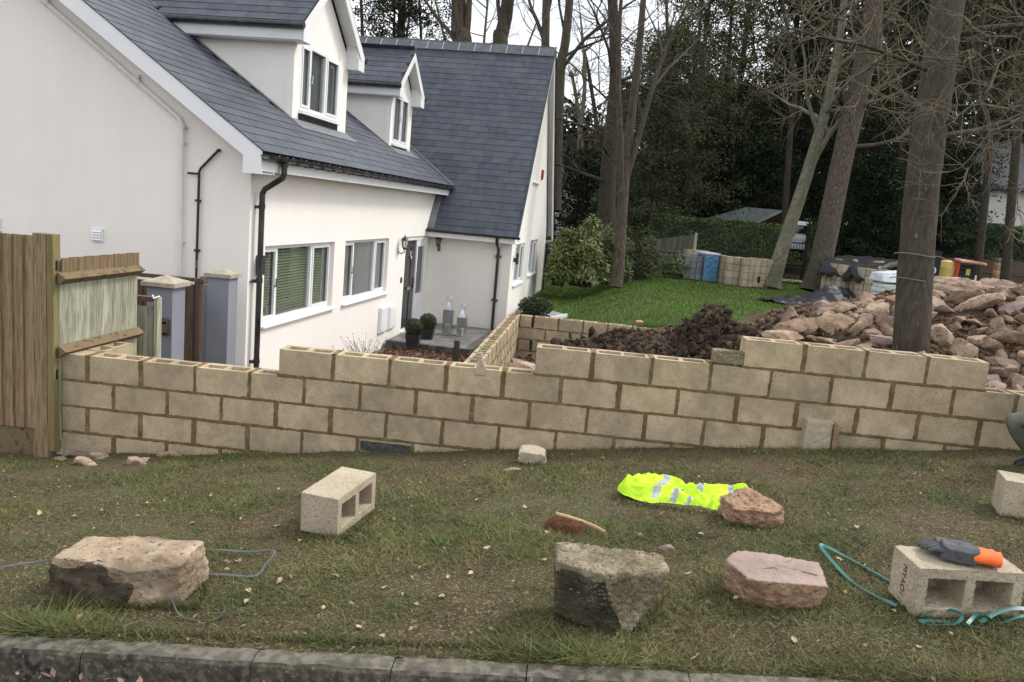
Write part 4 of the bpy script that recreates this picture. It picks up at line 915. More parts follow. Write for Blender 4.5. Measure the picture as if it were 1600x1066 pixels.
# ---- high visibility jacket, crumpled cloth
def cloth(outline_fn, nx, ny): pass
pts = [(962, 768), (1000, 752), (1060, 742), (1120, 745), (1190, 768)]
Lc = vg(964, 774); Rc = vg(1195, 790); Fc = vg(1125, 806); Bc = vg(1075, 748)
org = (Lc+Rc)/2; ang = math.atan2(Rc[1]-Lc[1], Rc[0]-Lc[0]); Wd = np.linalg.norm((Rc-Lc)[:2])
t = thing('hi_vis_jacket', tuple(org), 'crumpled fluorescent yellow jacket with silver reflective bands lying on the grass', 'jacket', rz=ang)
def cz(u, v):   # u 0..1 along, v 0..1 depth : crumple height
    x, y = u*7, v*3.2; wp = noise.noise(Vector((x*.5, y*.6, 20)))*1.6
    rdg = lambda q: max(0., 1-abs(noise.noise(Vector(q)))*3.2)
    h = .042*(math.sin(math.pi*min(1, max(0, v)))**.5)*(.8+.3*math.sin(u*7+.6))
    h += .034*rdg((x*.42+wp*.3, y*1.1+wp, 1))+.026*rdg((x*.9-y*.55, y*.8+x*.35+wp, 7))*(1 if u > .4 else .5)+.016*rdg((x*1.3+wp, y*2.3, 13))+.004*noise.noise(Vector((x*3, y*3, 9)))
    return max(.004, h*min(1, 7*v, 7*(1-v))*min(1, 14*u+.15, 12*(1-u)+.1))
NX, NY = 150, 70; rows_ = []; 
for i in range(NX+1):
    u = i/NX; x_ = (u-.5)*Wd
    wf = np.interp(u, [0, .05, .2, .45, .62, .78, .86, 1], [.03, .10, .17, .16, .20, .27, .20, .05]); wb = np.interp(u, [0, .06, .3, .5, .8, .95, 1], [.03, .15, .25, .30, .30, .24, .08])
    rows_.append([(x_+.008*noise.noise(Vector((u*9, j*.2, 3))), -wf+(wf+wb)*(j/NY)+.028*noise.noise(Vector((u*11, 0 if j < NY/2 else 5, 8)))*(1 if j in range(0, 20) else .6), cz(u, j/NY)) for j in range(NY+1)])
b = MB(); b.grid(rows_)
def band(u, v):
    for (uc, sl, v0, v1, hw) in ((.30, .10, .10, .97, .024), (.56, .05, .42, .97, .022), (.80, -.06, .05, .97, .022), (.45, .14, .05, .40, .022), (.63, .35, .04, .20, .012)):
        if abs(u-uc-sl*(v-.5)) < hw and v0 < v < v1: return 1
    return 0
b.m = [band((i+.5)/NX, (j+.5)/NY) for i in range(NX) for j in range(NY)]
jk = b.build('jacket', ['hivis', 'reflective'], t, smooth=True)
wp = onp(1142, 748, org, (0, 0, 1))
b = MB()
for k in range(7): b.box(.125+.016*k, .136+.016*k, .085, .092, .066, .07)
b.build('lettering', 'near_black', jk, kind='stuff') if False else None

# ---- gloves on block B: palm lumps with five fingers, curled, knitted orange cuff
t = thing('work_gloves', (B0.x-.02, B0.y+.10, B0.z+.222), 'grey rubber coated work glove with an orange knitted cuff lying on the hollow block', 'glove', rz=-.30)
def skinned(name, verts, edges, radii, m, parent, sub=2, root=0, loc=(0, 0, 0)):
    me = bpy.data.meshes.new(name); me.from_pydata(verts, edges, []); o = link(name, me, parent, loc)
    mo = o.modifiers.new('skin', 'SKIN'); mo.use_smooth_shade = True
    sk = me.skin_vertices[0].data
    for i, r_ in enumerate(radii): sk[i].radius = (r_, r_) if not hasattr(r_, '__len__') else r_
    sk[root].use_root = True
    s_ = o.modifiers.new('sub', 'SUBSURF'); s_.levels = s_.render_levels = sub
    me.materials.append(M(m)); return o
def glove(parent, off, mir, z):
    # palm blob
    me = rock_mesh(5+int(off[0]*100), (.14, .10, .062), 5, [(1, 0, 0, 1), (-1, 0, 0, 1), (0, 1, 0, 1), (0, -1, 0, 1), (0, 0, 1, 1), (0, 0, -1, 1), (.7, .7, 0, 1.2), (.7, -.7, 0, 1.2), (-.7, .7, 0, 1.2), (-.7, -.7, 0, 1.2), (0, .7, .7, 1.1), (0, -.7, .7, 1.1)], amp=.045, sc=2.2, m='glove_grey', name='palm', smooth=True)
    link('palm', me, parent, (off[0], off[1], z+.026))
    for k in range(4):
        y_ = (-.033+.022*k)*mir; ln = [.060, .072, .068, .05][k]
        x0 = off[0]-.05; vs = [(x0, off[1]+y_, z+.026), (x0-.03, off[1]+y_*1.08, z+.030), (x0-.03-ln*.45, off[1]+y_*1.1, z+.024), (x0-.03-ln*.8, off[1]+y_*1.05, z+.012)]
        skinned('finger', vs, [(0, 1), (1, 2), (2, 3)], [.0125, .0115, .0105, .0085], 'glove_grey', parent, 2)
    skinned('thumb', [(off[0]+.02, off[1]-.035*mir, z+.02), (off[0]-.005, off[1]-.062*mir, z+.018), (off[0]-.04, off[1]-.070*mir, z+.014)], [(0, 1), (1, 2)], [.014, .012, .009], 'glove_grey', parent, 2)
    b = MB(); N = 24; prof = [(.015, .048, .029), (.05, .050, .031), (.085, .047, .029), (.13, .045, .028), (.150, .048, .030), (.153, .042, .024), (.12, .036, .018)]
    b.grid([[(off[0]+x_+.004*noise.noise(Vector((x_*30, a, z*50))), off[1]+wy*math.cos(a)*(1+.1*noise.noise(Vector((x_*40, a*2, 1)))), max(.002, z+.024+hz*math.sin(a))) for a in np.linspace(0, 2*math.pi, N)] for x_, wy, hz in prof])
    b.build('cuff', 'glove_orange', parent, smooth=True)
glove(t, (-.02, .03), 1, .0); glove(t, (-.005, -.022), -1, .012)
# ---- plastic strapping
def strap(name, pix, w, m, lab, lift=(), group=None):
    P = []
    for i, (px, py) in enumerate(pix):
        p = vg(px, py); P.append(Vector(p)+Vector((0, 0, .006+(lift[i] if i < len(lift) else 0))))
    # Catmull-Rom
    Q = []; n_ = len(P)
    for i in range(n_-1):
        a, b_, c_, d_ = P[max(i-1, 0)], P[i], P[i+1], P[min(i+2, n_-1)]
        for k in range(8):
            s = k/8; Q.append(.5*((2*b_)+(-a+c_)*s+(2*a-5*b_+4*c_-d_)*s*s+(-a+3*b_-3*c_+d_)*s**3))
    Q.append(P[-1]); b = MB(); rows_ = []
    for i, q in enumerate(Q):
        tt = (Q[min(i+1, len(Q)-1)]-Q[max(i-1, 0)]).normalized(); tw = .9*math.sin(i*.21+len(pix)); s = tt.cross(Vector((0, math.sin(tw)*.8, 1))).normalized()*w/2; nn = s.cross(tt).normalized()*.0008
        rows_.append([q-s-nn, q+s-nn, q+s+nn, q-s+nn, q-s-nn])
    b.grid([[tuple(v) for v in r_] for r_ in rows_]); o = b.build(name, m, None); return tag(o, lab, 'strap', group)
strap('packing_strap', [(1390, 913), (1340, 885), (1290, 862), (1283, 868), (1320, 905), (1352, 928), (1400, 952)], .021, 'strap_teal', 'teal plastic packing strap looping left out from under the gloved block', (.01, .01, .02, .03, .012, .01, .01))
strap('packing_strap', [(1440, 970), (1470, 964), (1500, 973), (1490, 984), (1450, 985), (1438, 976), (1480, 974), (1540, 992)], .014, 'strap_teal', 'teal plastic strap curled in front of the gloved block', (.02, .03, .03, .02, .02, .01, .0, .02))
strap('packing_strap', [(1510, 984), (1530, 972), (1560, 982), (1600, 975), (1640, 982)], .014, 'strap_teal', 'teal plastic strap coming out at the right end of the gloved block', (.02, .035, .02, .03, .02))
strap('packing_strap', [(1530, 978), (1570, 968), (1625, 966)], .018, 'strap_teal', 'short wide loop of teal strap below the right hole of the block', (.01, .04, .03))
strap('packing_strap', [(300, 868), (340, 867), (390, 870), (428, 874), (415, 890), (398, 905), (350, 903), (300, 902)], .012, 'strap_grey', 'dark grey plastic strap bent in a loop right of the tan stone', (.02, .02, .02, .04, .02, .01, .01, .01))
strap('packing_strap', [(-40, 900), (10, 893), (78, 886)], .009, 'strap_grey', 'thin grey strap running left from the tan stone', (.01, .02, .03))
strap('packing_strap', [(268, 948), (280, 966), (305, 974), (340, 972), (352, 955)], .006, 'strap_grey', 'thin wiry strap curling in front of the tan stone', (.03, .01, .01, .01, .01))
# ================================================================== GRASS, LITTER
def proj_np(P):
    d = P-CAM; z = d@_f; return 800+FPX*(d@_r)/z, 533-FPX*(d@_u)/z, z
mat('mulch_leaf', [(.10, .05, .03), (.26, .17, .11)], 20, .7, attr=.6)
n = 520000
X = RNG.uniform(-2.2, 9.6, n); Y = -3.405+3.4*RNG.random(n)**1.25
pn = np.array([noise.noise(Vector((x*1.1, y*1.6, 4)))+.6*noise.noise(Vector((x*3.3, y*3.8, 7))) for x, y in zip(X[::1], Y[::1])])
wear = np.clip((Y+1.2)/1.1, 0, 1)*.35           # trampled strip at the wall
keep = RNG.random(n) < np.clip(.62+1.1*pn-wear, .05, 1); X, Y, pn = X[keep], Y[keep], pn[keep]
Zs = np.array([vz(x, y) for x, y in zip(X, Y)]); P = np.stack([X, Y, Zs-.003], 1)
sx, sy, sz_ = proj_np(P); k = (sx > -60) & (sx < 1660) & (sy < 1120); P, pn = P[k], pn[k]; n = len(P)
h = (.012+.024*RNG.random(n)**2.2)*(1+.5*np.clip(pn, -.6, .8))*(1+.9*(P[:, 1] < -3.32)); a = RNG.uniform(0, 2*math.pi, n); w = .0015+.0018*RNG.random(n)**2
s = np.stack([np.cos(a), np.sin(a), 0*a], 1)*w[:, None]; b2 = RNG.uniform(0, 2*math.pi, n); ln = RNG.uniform(.5, 3.0, n)
d = np.stack([np.cos(b2)*ln*h, np.sin(b2)*ln*h, h], 1)
V = np.stack([P-s, P+s, P+d], 1).reshape(-1, 3); rn = np.clip(RNG.random(n)*.8+.2*np.clip(pn+.5, 0, 1), 0, 1)
g = tris('verge_grass', V, np.arange(3*n).reshape(n, 3), 'blade', rnd=np.repeat(rn, 3), kind='stuff'); tag(g, 'short patchy tired grass of the verge in front of the wall', 'grass')
# taller tufts hugging the foot of everything that stands on the verge
bases = [(o_.matrix_world, o_) for o_ in []]
ring = []
def foot(px0, px1, py0, py1, k_):
    for i in range(k_):
        s_ = RNG.random(); p = vg(px0+(px1-px0)*s_+RNG.normal()*1.5, py0+(py1-py0)*s_+RNG.normal()*2.2); ring.append(p)
for a_ in [(80, 312, 948, 952, 1500), (312, 322, 945, 900, 260), (865, 1012, 968, 986, 1100), (1012, 1040, 984, 930, 320), (1140, 1290, 925, 948, 900), (1133, 1145, 900, 930, 160), (475, 545, 842, 843, 420), (545, 580, 842, 806, 300), (1430, 1600, 962, 950, 900), (1388, 1430, 926, 966, 300), (1130, 1236, 822, 824, 450), (1563, 1600, 806, 810, 160), (965, 1130, 785, 808, 500), (810, 852, 727, 726, 160), (1250, 1300, 704, 704, 220), (100, 1590, 711, 702, 2200), (600, 1250, 706, 699, 1500), (0, 1600, 985, 1045, 3800), (700, 1600, 1040, 1043, 1500), (60, 95, 706, 706, 120)]: foot(*a_)
P = np.array(ring); n = len(P); h = .016+.030*RNG.random(n)**1.3; a = RNG.uniform(0, 6.28, n); s = np.stack([np.cos(a), np.sin(a), 0*a], 1)*.0018; b2 = RNG.uniform(0, 6.28, n)
d = np.stack([np.cos(b2)*h*.8, np.sin(b2)*h*.8, h], 1); V = np.stack([P-s, P+s, P+d], 1).reshape(-1, 3)
g = tris('tuft_grass', V, np.arange(3*n).reshape(n, 3), 'blade', rnd=np.repeat(RNG.random(n), 3), kind='stuff'); tag(g, 'longer grass tufts against the stones, blocks and kerb', 'grass')
# lawn blades: density falls with distance
n = 230000; r_ = RNG.random(n); Y = 8.5+22*r_**1.8; X = RNG.uniform(2.7, 19, n)
P = np.stack([X, Y, np.array([bz(x, y) for x, y in zip(X, Y)])], 1); sx, sy, sz_ = proj_np(P); k = (sx > 820) & (sx < 1420); P = P[k]; n = len(P)
h = (.035+.04*RNG.random(n))*(1+.02*(P[:, 1]-8)); a = RNG.uniform(0, 6.28, n); s = np.stack([np.cos(a), np.sin(a), 0*a], 1)*(.004+.0005*(P[:, 1]-8))[:, None]; a = RNG.uniform(0, 6.28, n)
d = np.stack([np.cos(a)*h*.7, np.sin(a)*h*.7, h], 1); V = np.stack([P-s, P+s, P+d], 1).reshape(-1, 3)
g = tris('lawn_grass', V, np.arange(3*n).reshape(n, 3), 'lawn_blade', rnd=np.repeat(RNG.random(n), 3), kind='stuff'); tag(g, 'bright green lawn grass beyond the far wall', 'grass')
# dead leaves and stalks strewn over the verge
n = 1500; X = RNG.uniform(-1.2, 8.5, n); Y = -3.4+3.3*RNG.random(n)**1.3; P = np.stack([X, Y, np.array([vz(x, y) for x, y in zip(X, Y)])+.012], 1)
V, F = leaves(P, .009, .5, up=1.4, jitter=.75); V = V.reshape(-1, 4, 3); V[:, 1, 2] += .004; V[:, 3, 2] += .003; V = V.reshape(-1, 3)
g = tris('leaf_litter', V, F, 'litter', rnd=np.repeat(RNG.random(n), 4), kind='stuff'); tag(g, 'small dry leaf scraps strewn over the verge grass', 'leaf litter')
n = 2600; X = RNG.uniform(-1.2, 8.5, n); Y = -3.4+3.35*RNG.random(n)**1.2; P = np.stack([X, Y, np.array([vz(x, y) for x, y in zip(X, Y)])+.009], 1); a = RNG.uniform(0, 6.28, n); l = RNG.uniform(.01, .04, n)
d = np.stack([np.cos(a)*l, np.sin(a)*l, RNG.uniform(-.002, .008, n)], 1); s = np.stack([-np.sin(a), np.cos(a), 0*a], 1)*.0011
V = np.stack([P-s, P+s, P+d+s, P+d-s], 1).reshape(-1, 3); g = tris('dry_stalks', V, np.arange(4*n).reshape(n, 4), 'litter', rnd=np.repeat(RNG.random(n), 4), kind='stuff'); tag(g, 'dry stalks and moss strands lying in the verge grass', 'plant litter')
n = 420; X = RNG.uniform(-.5, 6.5, n); Y = -3.52-.30*RNG.random(n)**1.6; P = np.stack([X, Y, kz(X)-.078+.01*RNG.random(n)], 1); V, F = leaves(P, .016, .5, up=1., jitter=.6)
g = tris('gutter_leaves', V, F, 'mulch_leaf', rnd=np.repeat(RNG.random(n), 4), kind='stuff'); tag(g, 'wet brown leaves lying in the gutter below the kerb', 'leaf litter')
# larger single leaves
def leaf_mesh(sd):
    rn = random.Random(sd); b = MB(); L_ = .032; rows_ = []
    for i in range(6):
        t_ = i/5; w_ = .011*math.sin(math.pi*min(1, t_*.92+.04))**.8*rn.uniform(.85, 1.15); cz_ = .006*math.sin(t_*3+sd)
        rows_.append([(t_*L_-L_/2, -w_, cz_+.005*rn.random()), (t_*L_-L_/2, 0, cz_-.002), (t_*L_-L_/2, w_, cz_+.006*rn.random())])
    b.grid(rows_); b.tube([(L_/2, 0, 0), (L_/2+.012, .002, .002)], .0006, 3); return b.mesh('dry_leaf', 'litter')
LM = [leaf_mesh(s_) for s_ in range(4)]
mat('leaf_tan', [(.34, .26, .15), (.46, .37, .24), (.28, .17, .085)], 6, .8, rand=.3)
for me in LM: me.materials[0] = M('leaf_tan')
for i, (px, py) in enumerate([(1338, 828), (1440, 803), (62, 805), (160, 800), (388, 928), (437, 912), (432, 825), (330, 777), (385, 945), (525, 905), (600, 922), (700, 905), (597, 1000), (560, 985), (475, 935), (370, 880), (505, 955), (735, 900), (760, 860), (690, 935), (775, 770), (745, 785), (820, 795), (1105, 945), (1150, 940), (972, 1010), (905, 1025), (1435, 1015), (1395, 960), (1320, 930), (1075, 900), (850, 878), (470, 850), (125, 970), (135, 975), (855, 835), (1000, 840), (1095, 838), (640, 760), (300, 820), (230, 790), (1310, 878), (1240, 1005), (660, 870)]):
    c = vg(px, py); o = link('dry_leaf', LM[i % 4], None, (c[0], c[1], c[2]+.014), rot=(random.uniform(-.3, .3), random.uniform(-.3, .3), random.uniform(0, 6))); o.scale = [random.uniform(.75, 1.25)]*3
    tag(o, 'small dry tan leaf lying on the verge grass', 'leaf', 'dry leaves on the verge')

# ================================================================== MUCK AND RUBBLE BEHIND THE WALL
def muck(x, y):
    g1 = .46*math.exp(-(((x-5.75)/.38)**2+((y-5.3)/.75)**2))+.30*math.exp(-(((x-6.2)/.35)**2+((y-5.2)/.8)**2))
    a = max(sz(x, y), -.62+.30*math.exp(-(((x-4.9)/.9)**2))) if 3.7 < x < 6 and 4.2 < y < 6.6 else sz(x, y)
    return a+g1*(.85+.5*fn(x, y, 2, 2.5))
n = 11000; X = RNG.normal(5.4, .85, n); Y = RNG.normal(5.3, .7, n); k = (X > 3.6) & (X < 7.2) & (Y > 3.6) & (Y < 7.6); X, Y = X[k], Y[k]; n = len(X)
P = np.stack([X, Y, np.array([muck(x, y) for x, y in zip(X, Y)])+RNG.normal(size=n)*.03], 1)
Vi, Fi = ICO[1]; N1 = len(Vi); S = (.012+.085*RNG.random(n)**3.2)[:, None, None]*np.array([1.5, .95, .34]); 
jt = 1+.30*RNG.normal(size=(n, N1, 1)).clip(-1.3, 1.3); an = RNG.uniform(-1, 1, (n, 3))*1.2
def rotm(a):
    cx, sx_ = np.cos(a[:, 0]), np.sin(a[:, 0]); cy, sy_ = np.cos(a[:, 1]), np.sin(a[:, 1]); cz_, sz2 = np.cos(a[:, 2]*2.6), np.sin(a[:, 2]*2.6); Z = np.zeros_like(cx); O = Z+1
    Rx = np.stack([O, Z, Z, Z, cx, -sx_, Z, sx_, cx], 1).reshape(-1, 3, 3); Ry = np.stack([cy, Z, sy_, Z, O, Z, -sy_, Z, cy], 1).reshape(-1, 3, 3); Rz = np.stack([cz_, -sz2, Z, sz2, cz_, Z, Z, Z, O], 1).reshape(-1, 3, 3); return Rz@Ry@Rx
V = (Vi[None]*jt*S)@rotm(an).transpose(0, 2, 1)+P[:, None]; F = (Fi[None]+np.arange(n)[:, None, None]*N1).reshape(-1, 3)
g = tris('muck_heap', V.reshape(-1, 3), F, 'clod', rnd=np.repeat(RNG.random(n), N1), kind='stuff'); tag(g, 'heap of dark dug soil clods behind the middle of the block wall', 'soil heap')
xs = np.arange(3.5, 7.3, .07); ys = np.arange(3.4, 7.8, .07)
b = MB(); b.grid([[(x, y, muck(x, y)-.012+.02*fn(x, y, 0, 9)) for x in xs] for y in ys]); g = b.build('muck_core', 'clod', kind='stuff'); tag(g, 'dark packed soil under the heap of clods', 'soil heap')
# rubble: small bits as one, stones one by one
RM = {m_: [rock_mesh(100+i*3+j, d_, 3, npl=15, amp=.035, fine=.010, m=m_) for i, d_ in enumerate([(.56, .38, .28), (.5, .42, .34), (.44, .40, .36), (.66, .42, .22), (.40, .36, .30), (.52, .36, .34), (.5, .46, .22), (.42, .34, .30)])] for j, m_ in enumerate(('rock_tan', 'rock_pink'))}
rn = random.Random(5); placed = []
def heap_n(x, y): e = .15; return Vector((sz(x-e, y)-sz(x+e, y), sz(x, y-e)-sz(x, y+e), 2*e)).normalized()
def rub(x, y, s, dz=0, lab=None, me=None, rot=None):
    k = rn.random(); me = me or (RM['rock_pink'] if rn.random() < .28 else RM['rock_tan'])[rn.randrange(8)]
    nrm = heap_n(x, y)*.6+Vector((0, 0, .7)); q = nrm.to_track_quat('Z', 'Y').to_matrix()@Matrix.Rotation(rn.uniform(-.7, .7)+(math.pi if rn.random() < .5 else 0), 3, 'Z')@Matrix.Rotation(rn.gauss(.1, .55), 3, 'X')@Matrix.Rotation(rn.gauss(0, .35), 3, 'Y')
    o = link('rubble_stone', me, None, (x, y, sz(x, y)+dz), rot=rot or q.to_euler()); o.scale = (s*rn.uniform(.85, 1.15), s*rn.uniform(.85, 1.15), s*rn.uniform(.85, 1.2))
    col = 'pinkish' if me.materials[0].name == 'rock_pink' else 'tan'; sz_w = 'small' if s < .62 else 'middling' if s < .9 else 'large'
    where = 'left of the big trunk' if x < 7.4 else 'at the foot of the big trunk' if x < 8.1 and y < 3.6 else 'right of the big trunk'; hh = 'near the top' if y > 4.3 else 'half way up' if y > 2.6 else 'at the foot'
    return tag(o, lab or f'{sz_w} {col} stone {hh} of the heap, {where}', 'rubble stone', 'stones of the rubble heap')
cand = []
for i in range(5200):
    x = rn.uniform(5.9, 11.6); y = rn.uniform(1.0, 6.0); s = .46+.78*rn.random()**1.6
    if x < 7.0 and y < 2.2 and rn.random() < .5: continue
    if math.hypot(x-7.7, y-3.0) < .42: continue
    if y > 5.6: s *= .8
    P3 = np.array([[x, y, sz(x, y)]]); u_, v_, _z = proj_np(P3)
    if u_[0] > 1640 or u_[0] < 1150 or v_[0] > 640: continue
    r_ = .235*s
    if all((x-a)**2+((y-b_)*.8)**2 > (r_+c_)**2*.50 for a, b_, c_ in placed):
        placed.append((x, y, r_)); rub(x, y, s, .03*s)
    if len(placed) > 285: break
SLAB = ['long flat slab lying along the top of the heap below the red canopy', 'broad tan stone on the heap top just right of the big trunk', 'upright pinkish slab leaning beside the right edge of the big trunk', 'pinkish upright slab near the right edge of the photo, half way up', 'low flat slab at the far left tip of the rubble heap', 'long tan slab sloping up towards the crumpled black sheet', 'sloping slab below the white bags, left of the big trunk', 'blocky tan stone in the middle of the heap right of the trunk', 'tilted small slab standing left of the big trunk', 'pink stone low at the right end beyond the top course of the wall', 'thin flat slab low at the left end just above the wall', 'tan block on the heap top between trunk and brick pier', 'tan stone at the right edge of the photo on the heap top']
for si_, (px, py, Y_, s, m_, rt_) in enumerate([(1490, 442, 5.3, 1.7, 3, (.05, .02, .05)), (1455, 462, 5.0, 1.35, 0, (.1, -.05, .1)), (1437, 508, 4.6, .9, 2, (1.0, .2, .3)), (1585, 520, 4.2, 1.5, 2, (1.2, .1, -.3)), (1240, 510, 4.6, 1.5, 3, (.1, -.3, .1)), (1300, 487, 5.2, 1.6, 0, (.15, -.35, .2)), (1375, 480, 5.4, 1.6, 3, (.1, -.28, .15)), (1520, 500, 4.8, 1.5, 5, (.3, .2, .2)), (1345, 505, 4.7, 1.3, 4, (.3, -.6, .3)), (1575, 575, 2.2, 1.0, 2, (.6, .3, .3)), (1215, 524, 4.2, 1.2, 3, (.1, -.1, 0)), (1540, 455, 5.3, 1.2, 1, (.1, 0, .4)), (1595, 470, 5.2, 1.5, 0, (0, .1, -.2))]):
    p = ony(px, py, Y_); me = (RM['rock_pink'] if m_ in (2,) else RM['rock_tan'])[m_]; o = link('rubble_stone', me, None, tuple(p), rot=rt_); o.scale = (s*.6,)*3; tag(o, SLAB[si_], 'rubble stone', 'stones of the rubble heap')
n = 9000; X = RNG.uniform(5.8, 11.6, n); Y = RNG.uniform(.9, 7.5, n); P = np.stack([X, Y, np.array([sz(x, y) for x, y in zip(X, Y)])+.01], 1)
S = (.012+.045*RNG.random(n)**2.5)[:, None, None]*np.array([1.2, 1, .7]); V = (Vi[None]*(1+.3*RNG.normal(size=(n, N1, 1)).clip(-1.3, 1.3))*S)@rotm(RNG.uniform(-1, 1, (n, 3))).transpose(0, 2, 1)+P[:, None]; F = (Fi[None]+np.arange(n)[:, None, None]*N1).reshape(-1, 3)
mat('rubble_bits', [(.07, .045, .028), (.15, .098, .06)], 4, .95, attr=.6)
g = tris('rubble_bits', V.reshape(-1, 3), F, 'rubble_bits', rnd=np.repeat(RNG.random(n), N1), kind='stuff'); tag(g, 'small broken bits and earth filling the rubble heap', 'rubble')
n = 2500; X = RNG.uniform(2.9, 6.3, n); Y = RNG.uniform(.4, 8.2, n); P = np.stack([X, Y, np.array([sz(x, y) for x, y in zip(X, Y)])+.01], 1)
S = (.012+.04*RNG.random(n)**2.2)[:, None, None]*np.array([1.3, 1, .5]); V = (Vi[None]*(1+.3*RNG.normal(size=(n, N1, 1)).clip(-1.3, 1.3))*S)@rotm(RNG.uniform(-1, 1, (n, 3))).transpose(0, 2, 1)+P[:, None]; F = (Fi[None]+np.arange(n)[:, None, None]*N1).reshape(-1, 3)
g = tris('bed_bits', V.reshape(-1, 3), F, 'rubble_bits', rnd=np.repeat(RNG.random(n), N1), kind='stuff'); tag(g, 'stony earth scattered in the dug bed inside the walls', 'soil')
for i, (px, py, Y_) in enumerate([(805, 573, 1.2), (818, 570, 1.6), (700+112, 566, 2.0)]):
    p = ony(px, py, Y_); o = link('board_scrap', RM['rock_tan'][3], None, tuple(p), rot=(.3, .1*i, .5*i)); o.scale = (.4, .3, .3); tag(o, 'flat stone scrap in the corner behind the side wall', 'stone', 'flat scraps behind the wall corner')
p = ony(1002, 509, 8.5); b = MB(); b.lathe([(.05, -.12), (.05, .0), (.075, .005), (.075, .035), (.03, .045)], (0, 0, 0), 12); o = b.build('marker_cap', 'red_faded', None, (p[0], 8.9, -.42)); tag(o, 'small faded red cap standing on the lawn edge', 'marker')
b = MB(); b.tube([ony(1172, 512, 7.0), ony(1195, 502, 7.6), ony(1225, 499, 8.2), ony(1262, 501, 8.6)], .016, 6); o = b.build('bent_root', 'twig', None); tag(o, 'pale bent root sticking up from the dug edge of the lawn', 'root')

# flower border soil, mulch and pot by the house
n = 5000; X = RNG.uniform(.25, 2.4, n); Y = RNG.uniform(6.6, 9.9, n); P = np.stack([X, Y, -1.56+.06*RNG.random(n)], 1); V, F = leaves(P, .03, .5, .6)
mat('mulch', [(.06, .025, .018), (.15, .07, .045), (.24, .16, .10)], 20, .9, attr=.5)
g = tris('mulch', V, F, 'mulch', rnd=np.repeat(RNG.random(n), 4), kind='stuff'); tag(g, 'reddish brown bark mulch in front of the porch paving', 'mulch')
def ball_leaves(c, r, n, size, m, parent, name='foliage', sq=1., cl=1.0):
    v = rand_unit(n); rr = r*(cl-.25*RNG.random(n)**2+.0); P = v*rr[:, None]*np.array([1, 1, sq])+np.array(c); V, F = leaves(P, size, .5, N=v.copy(), jitter=.55); return tris(name, V, F, m, parent, rnd=np.repeat(RNG.random(n), 4), kind='stuff' if False else None)
for (px, py, Z_, lab) in ((646, 525, 16.3, 'clipped ball shrub in a square black pot, nearer the steps'), (668, 512, 17.2, 'clipped ball shrub in a square black pot beside the front door')):
    p = atd(px, py, Z_); t = thing('potted_ball_shrub', (p[0], p[1], -1.44), lab, 'potted plant', 'clipped ball shrubs on the porch')
    b = MB(); b.prism([(-.12, -.12, 0), (.12, -.12, 0), (.12, .12, 0), (-.12, .12, 0)], (0, 0, .001)); 
    b.add([(-.115, -.115, .0), (.115, -.115, .0), (.115, .115, .0), (-.115, .115, .0), (-.145, -.145, .24), (.145, -.145, .24), (.145, .145, .24), (-.145, .145, .24), (-.115, -.115, .22), (.115, -.115, .22), (.115, .115, .22), (-.115, .115, .22)], [(0, 3, 2, 1), (0, 1, 5, 4), (1, 2, 6, 5), (2, 3, 7, 6), (3, 0, 4, 7), (4, 5, 9, 8), (5, 6, 10, 9), (6, 7, 11, 10), (7, 4, 8, 11), (8, 9, 10, 11)]); b.build('pot', 'pot_black', t)
    link('core', rock_mesh(4, (.3, .3, .3), 2, npl=40, amp=.02, m='topiary', name='core'), t, (0, 0, .37)).data.materials[0] = M('topiary')
    ball_leaves((0, 0, .37), .19, 4200, .012, 'topiary', t)
for (px, py, Z_, s, lab) in ((699, 512, 18.0, 1.16, 'tall steel storm lantern with a white candle by the porch wall'), (721, 514, 18.0, .86, 'shorter steel storm lantern with a white candle nearer the down pipe')):
    p = atd(px, py, Z_); t = thing('steel_lantern', (p[0], p[1], -1.44), lab, 'lantern', 'steel lanterns on the porch'); w_ = .095; H_ = .48*s
    b = MB(); b.box(-w_-.01, w_+.01, -w_-.01, w_+.01, 0, .025)
    for q in (-1, 1):
        for r2 in (-1, 1): b.box(q*w_-.009, q*w_+.009, r2*w_-.009, r2*w_+.009, .025, H_)
    b.box(-w_-.01, w_+.01, -w_-.01, w_+.01, H_, H_+.015); b.build('lantern_frame', 'steel', t)
    b = MB(); b.lathe([(.14, H_+.0155), (.085, H_+.09), (.04, H_+.13), (.03, H_+.17), (.012, H_+.19)], n=4); b.build('roof', 'steel', t, rot=(0, 0, math.pi/4))
    b = MB(); b.tube([(.055*math.sin(a), 0, H_+.245-.055*math.cos(a)) for a in np.linspace(0, 6.283, 17)], .005, 6, cap=False); b.build('ring', 'steel', t)
    b = MB(); b.lathe([(.05, .026), (.05, .2*s), (.045, .205*s)], n=14); b.build('candle', 'candle', t)
    b = MB(); 
    for q in (-1, 1): b.box(-w_+.012, w_-.012, q*(w_-.002)-.001, q*(w_-.002)+.001, .03, H_-.005)
    b.build('glass_pane', 'glass_lantern', t)
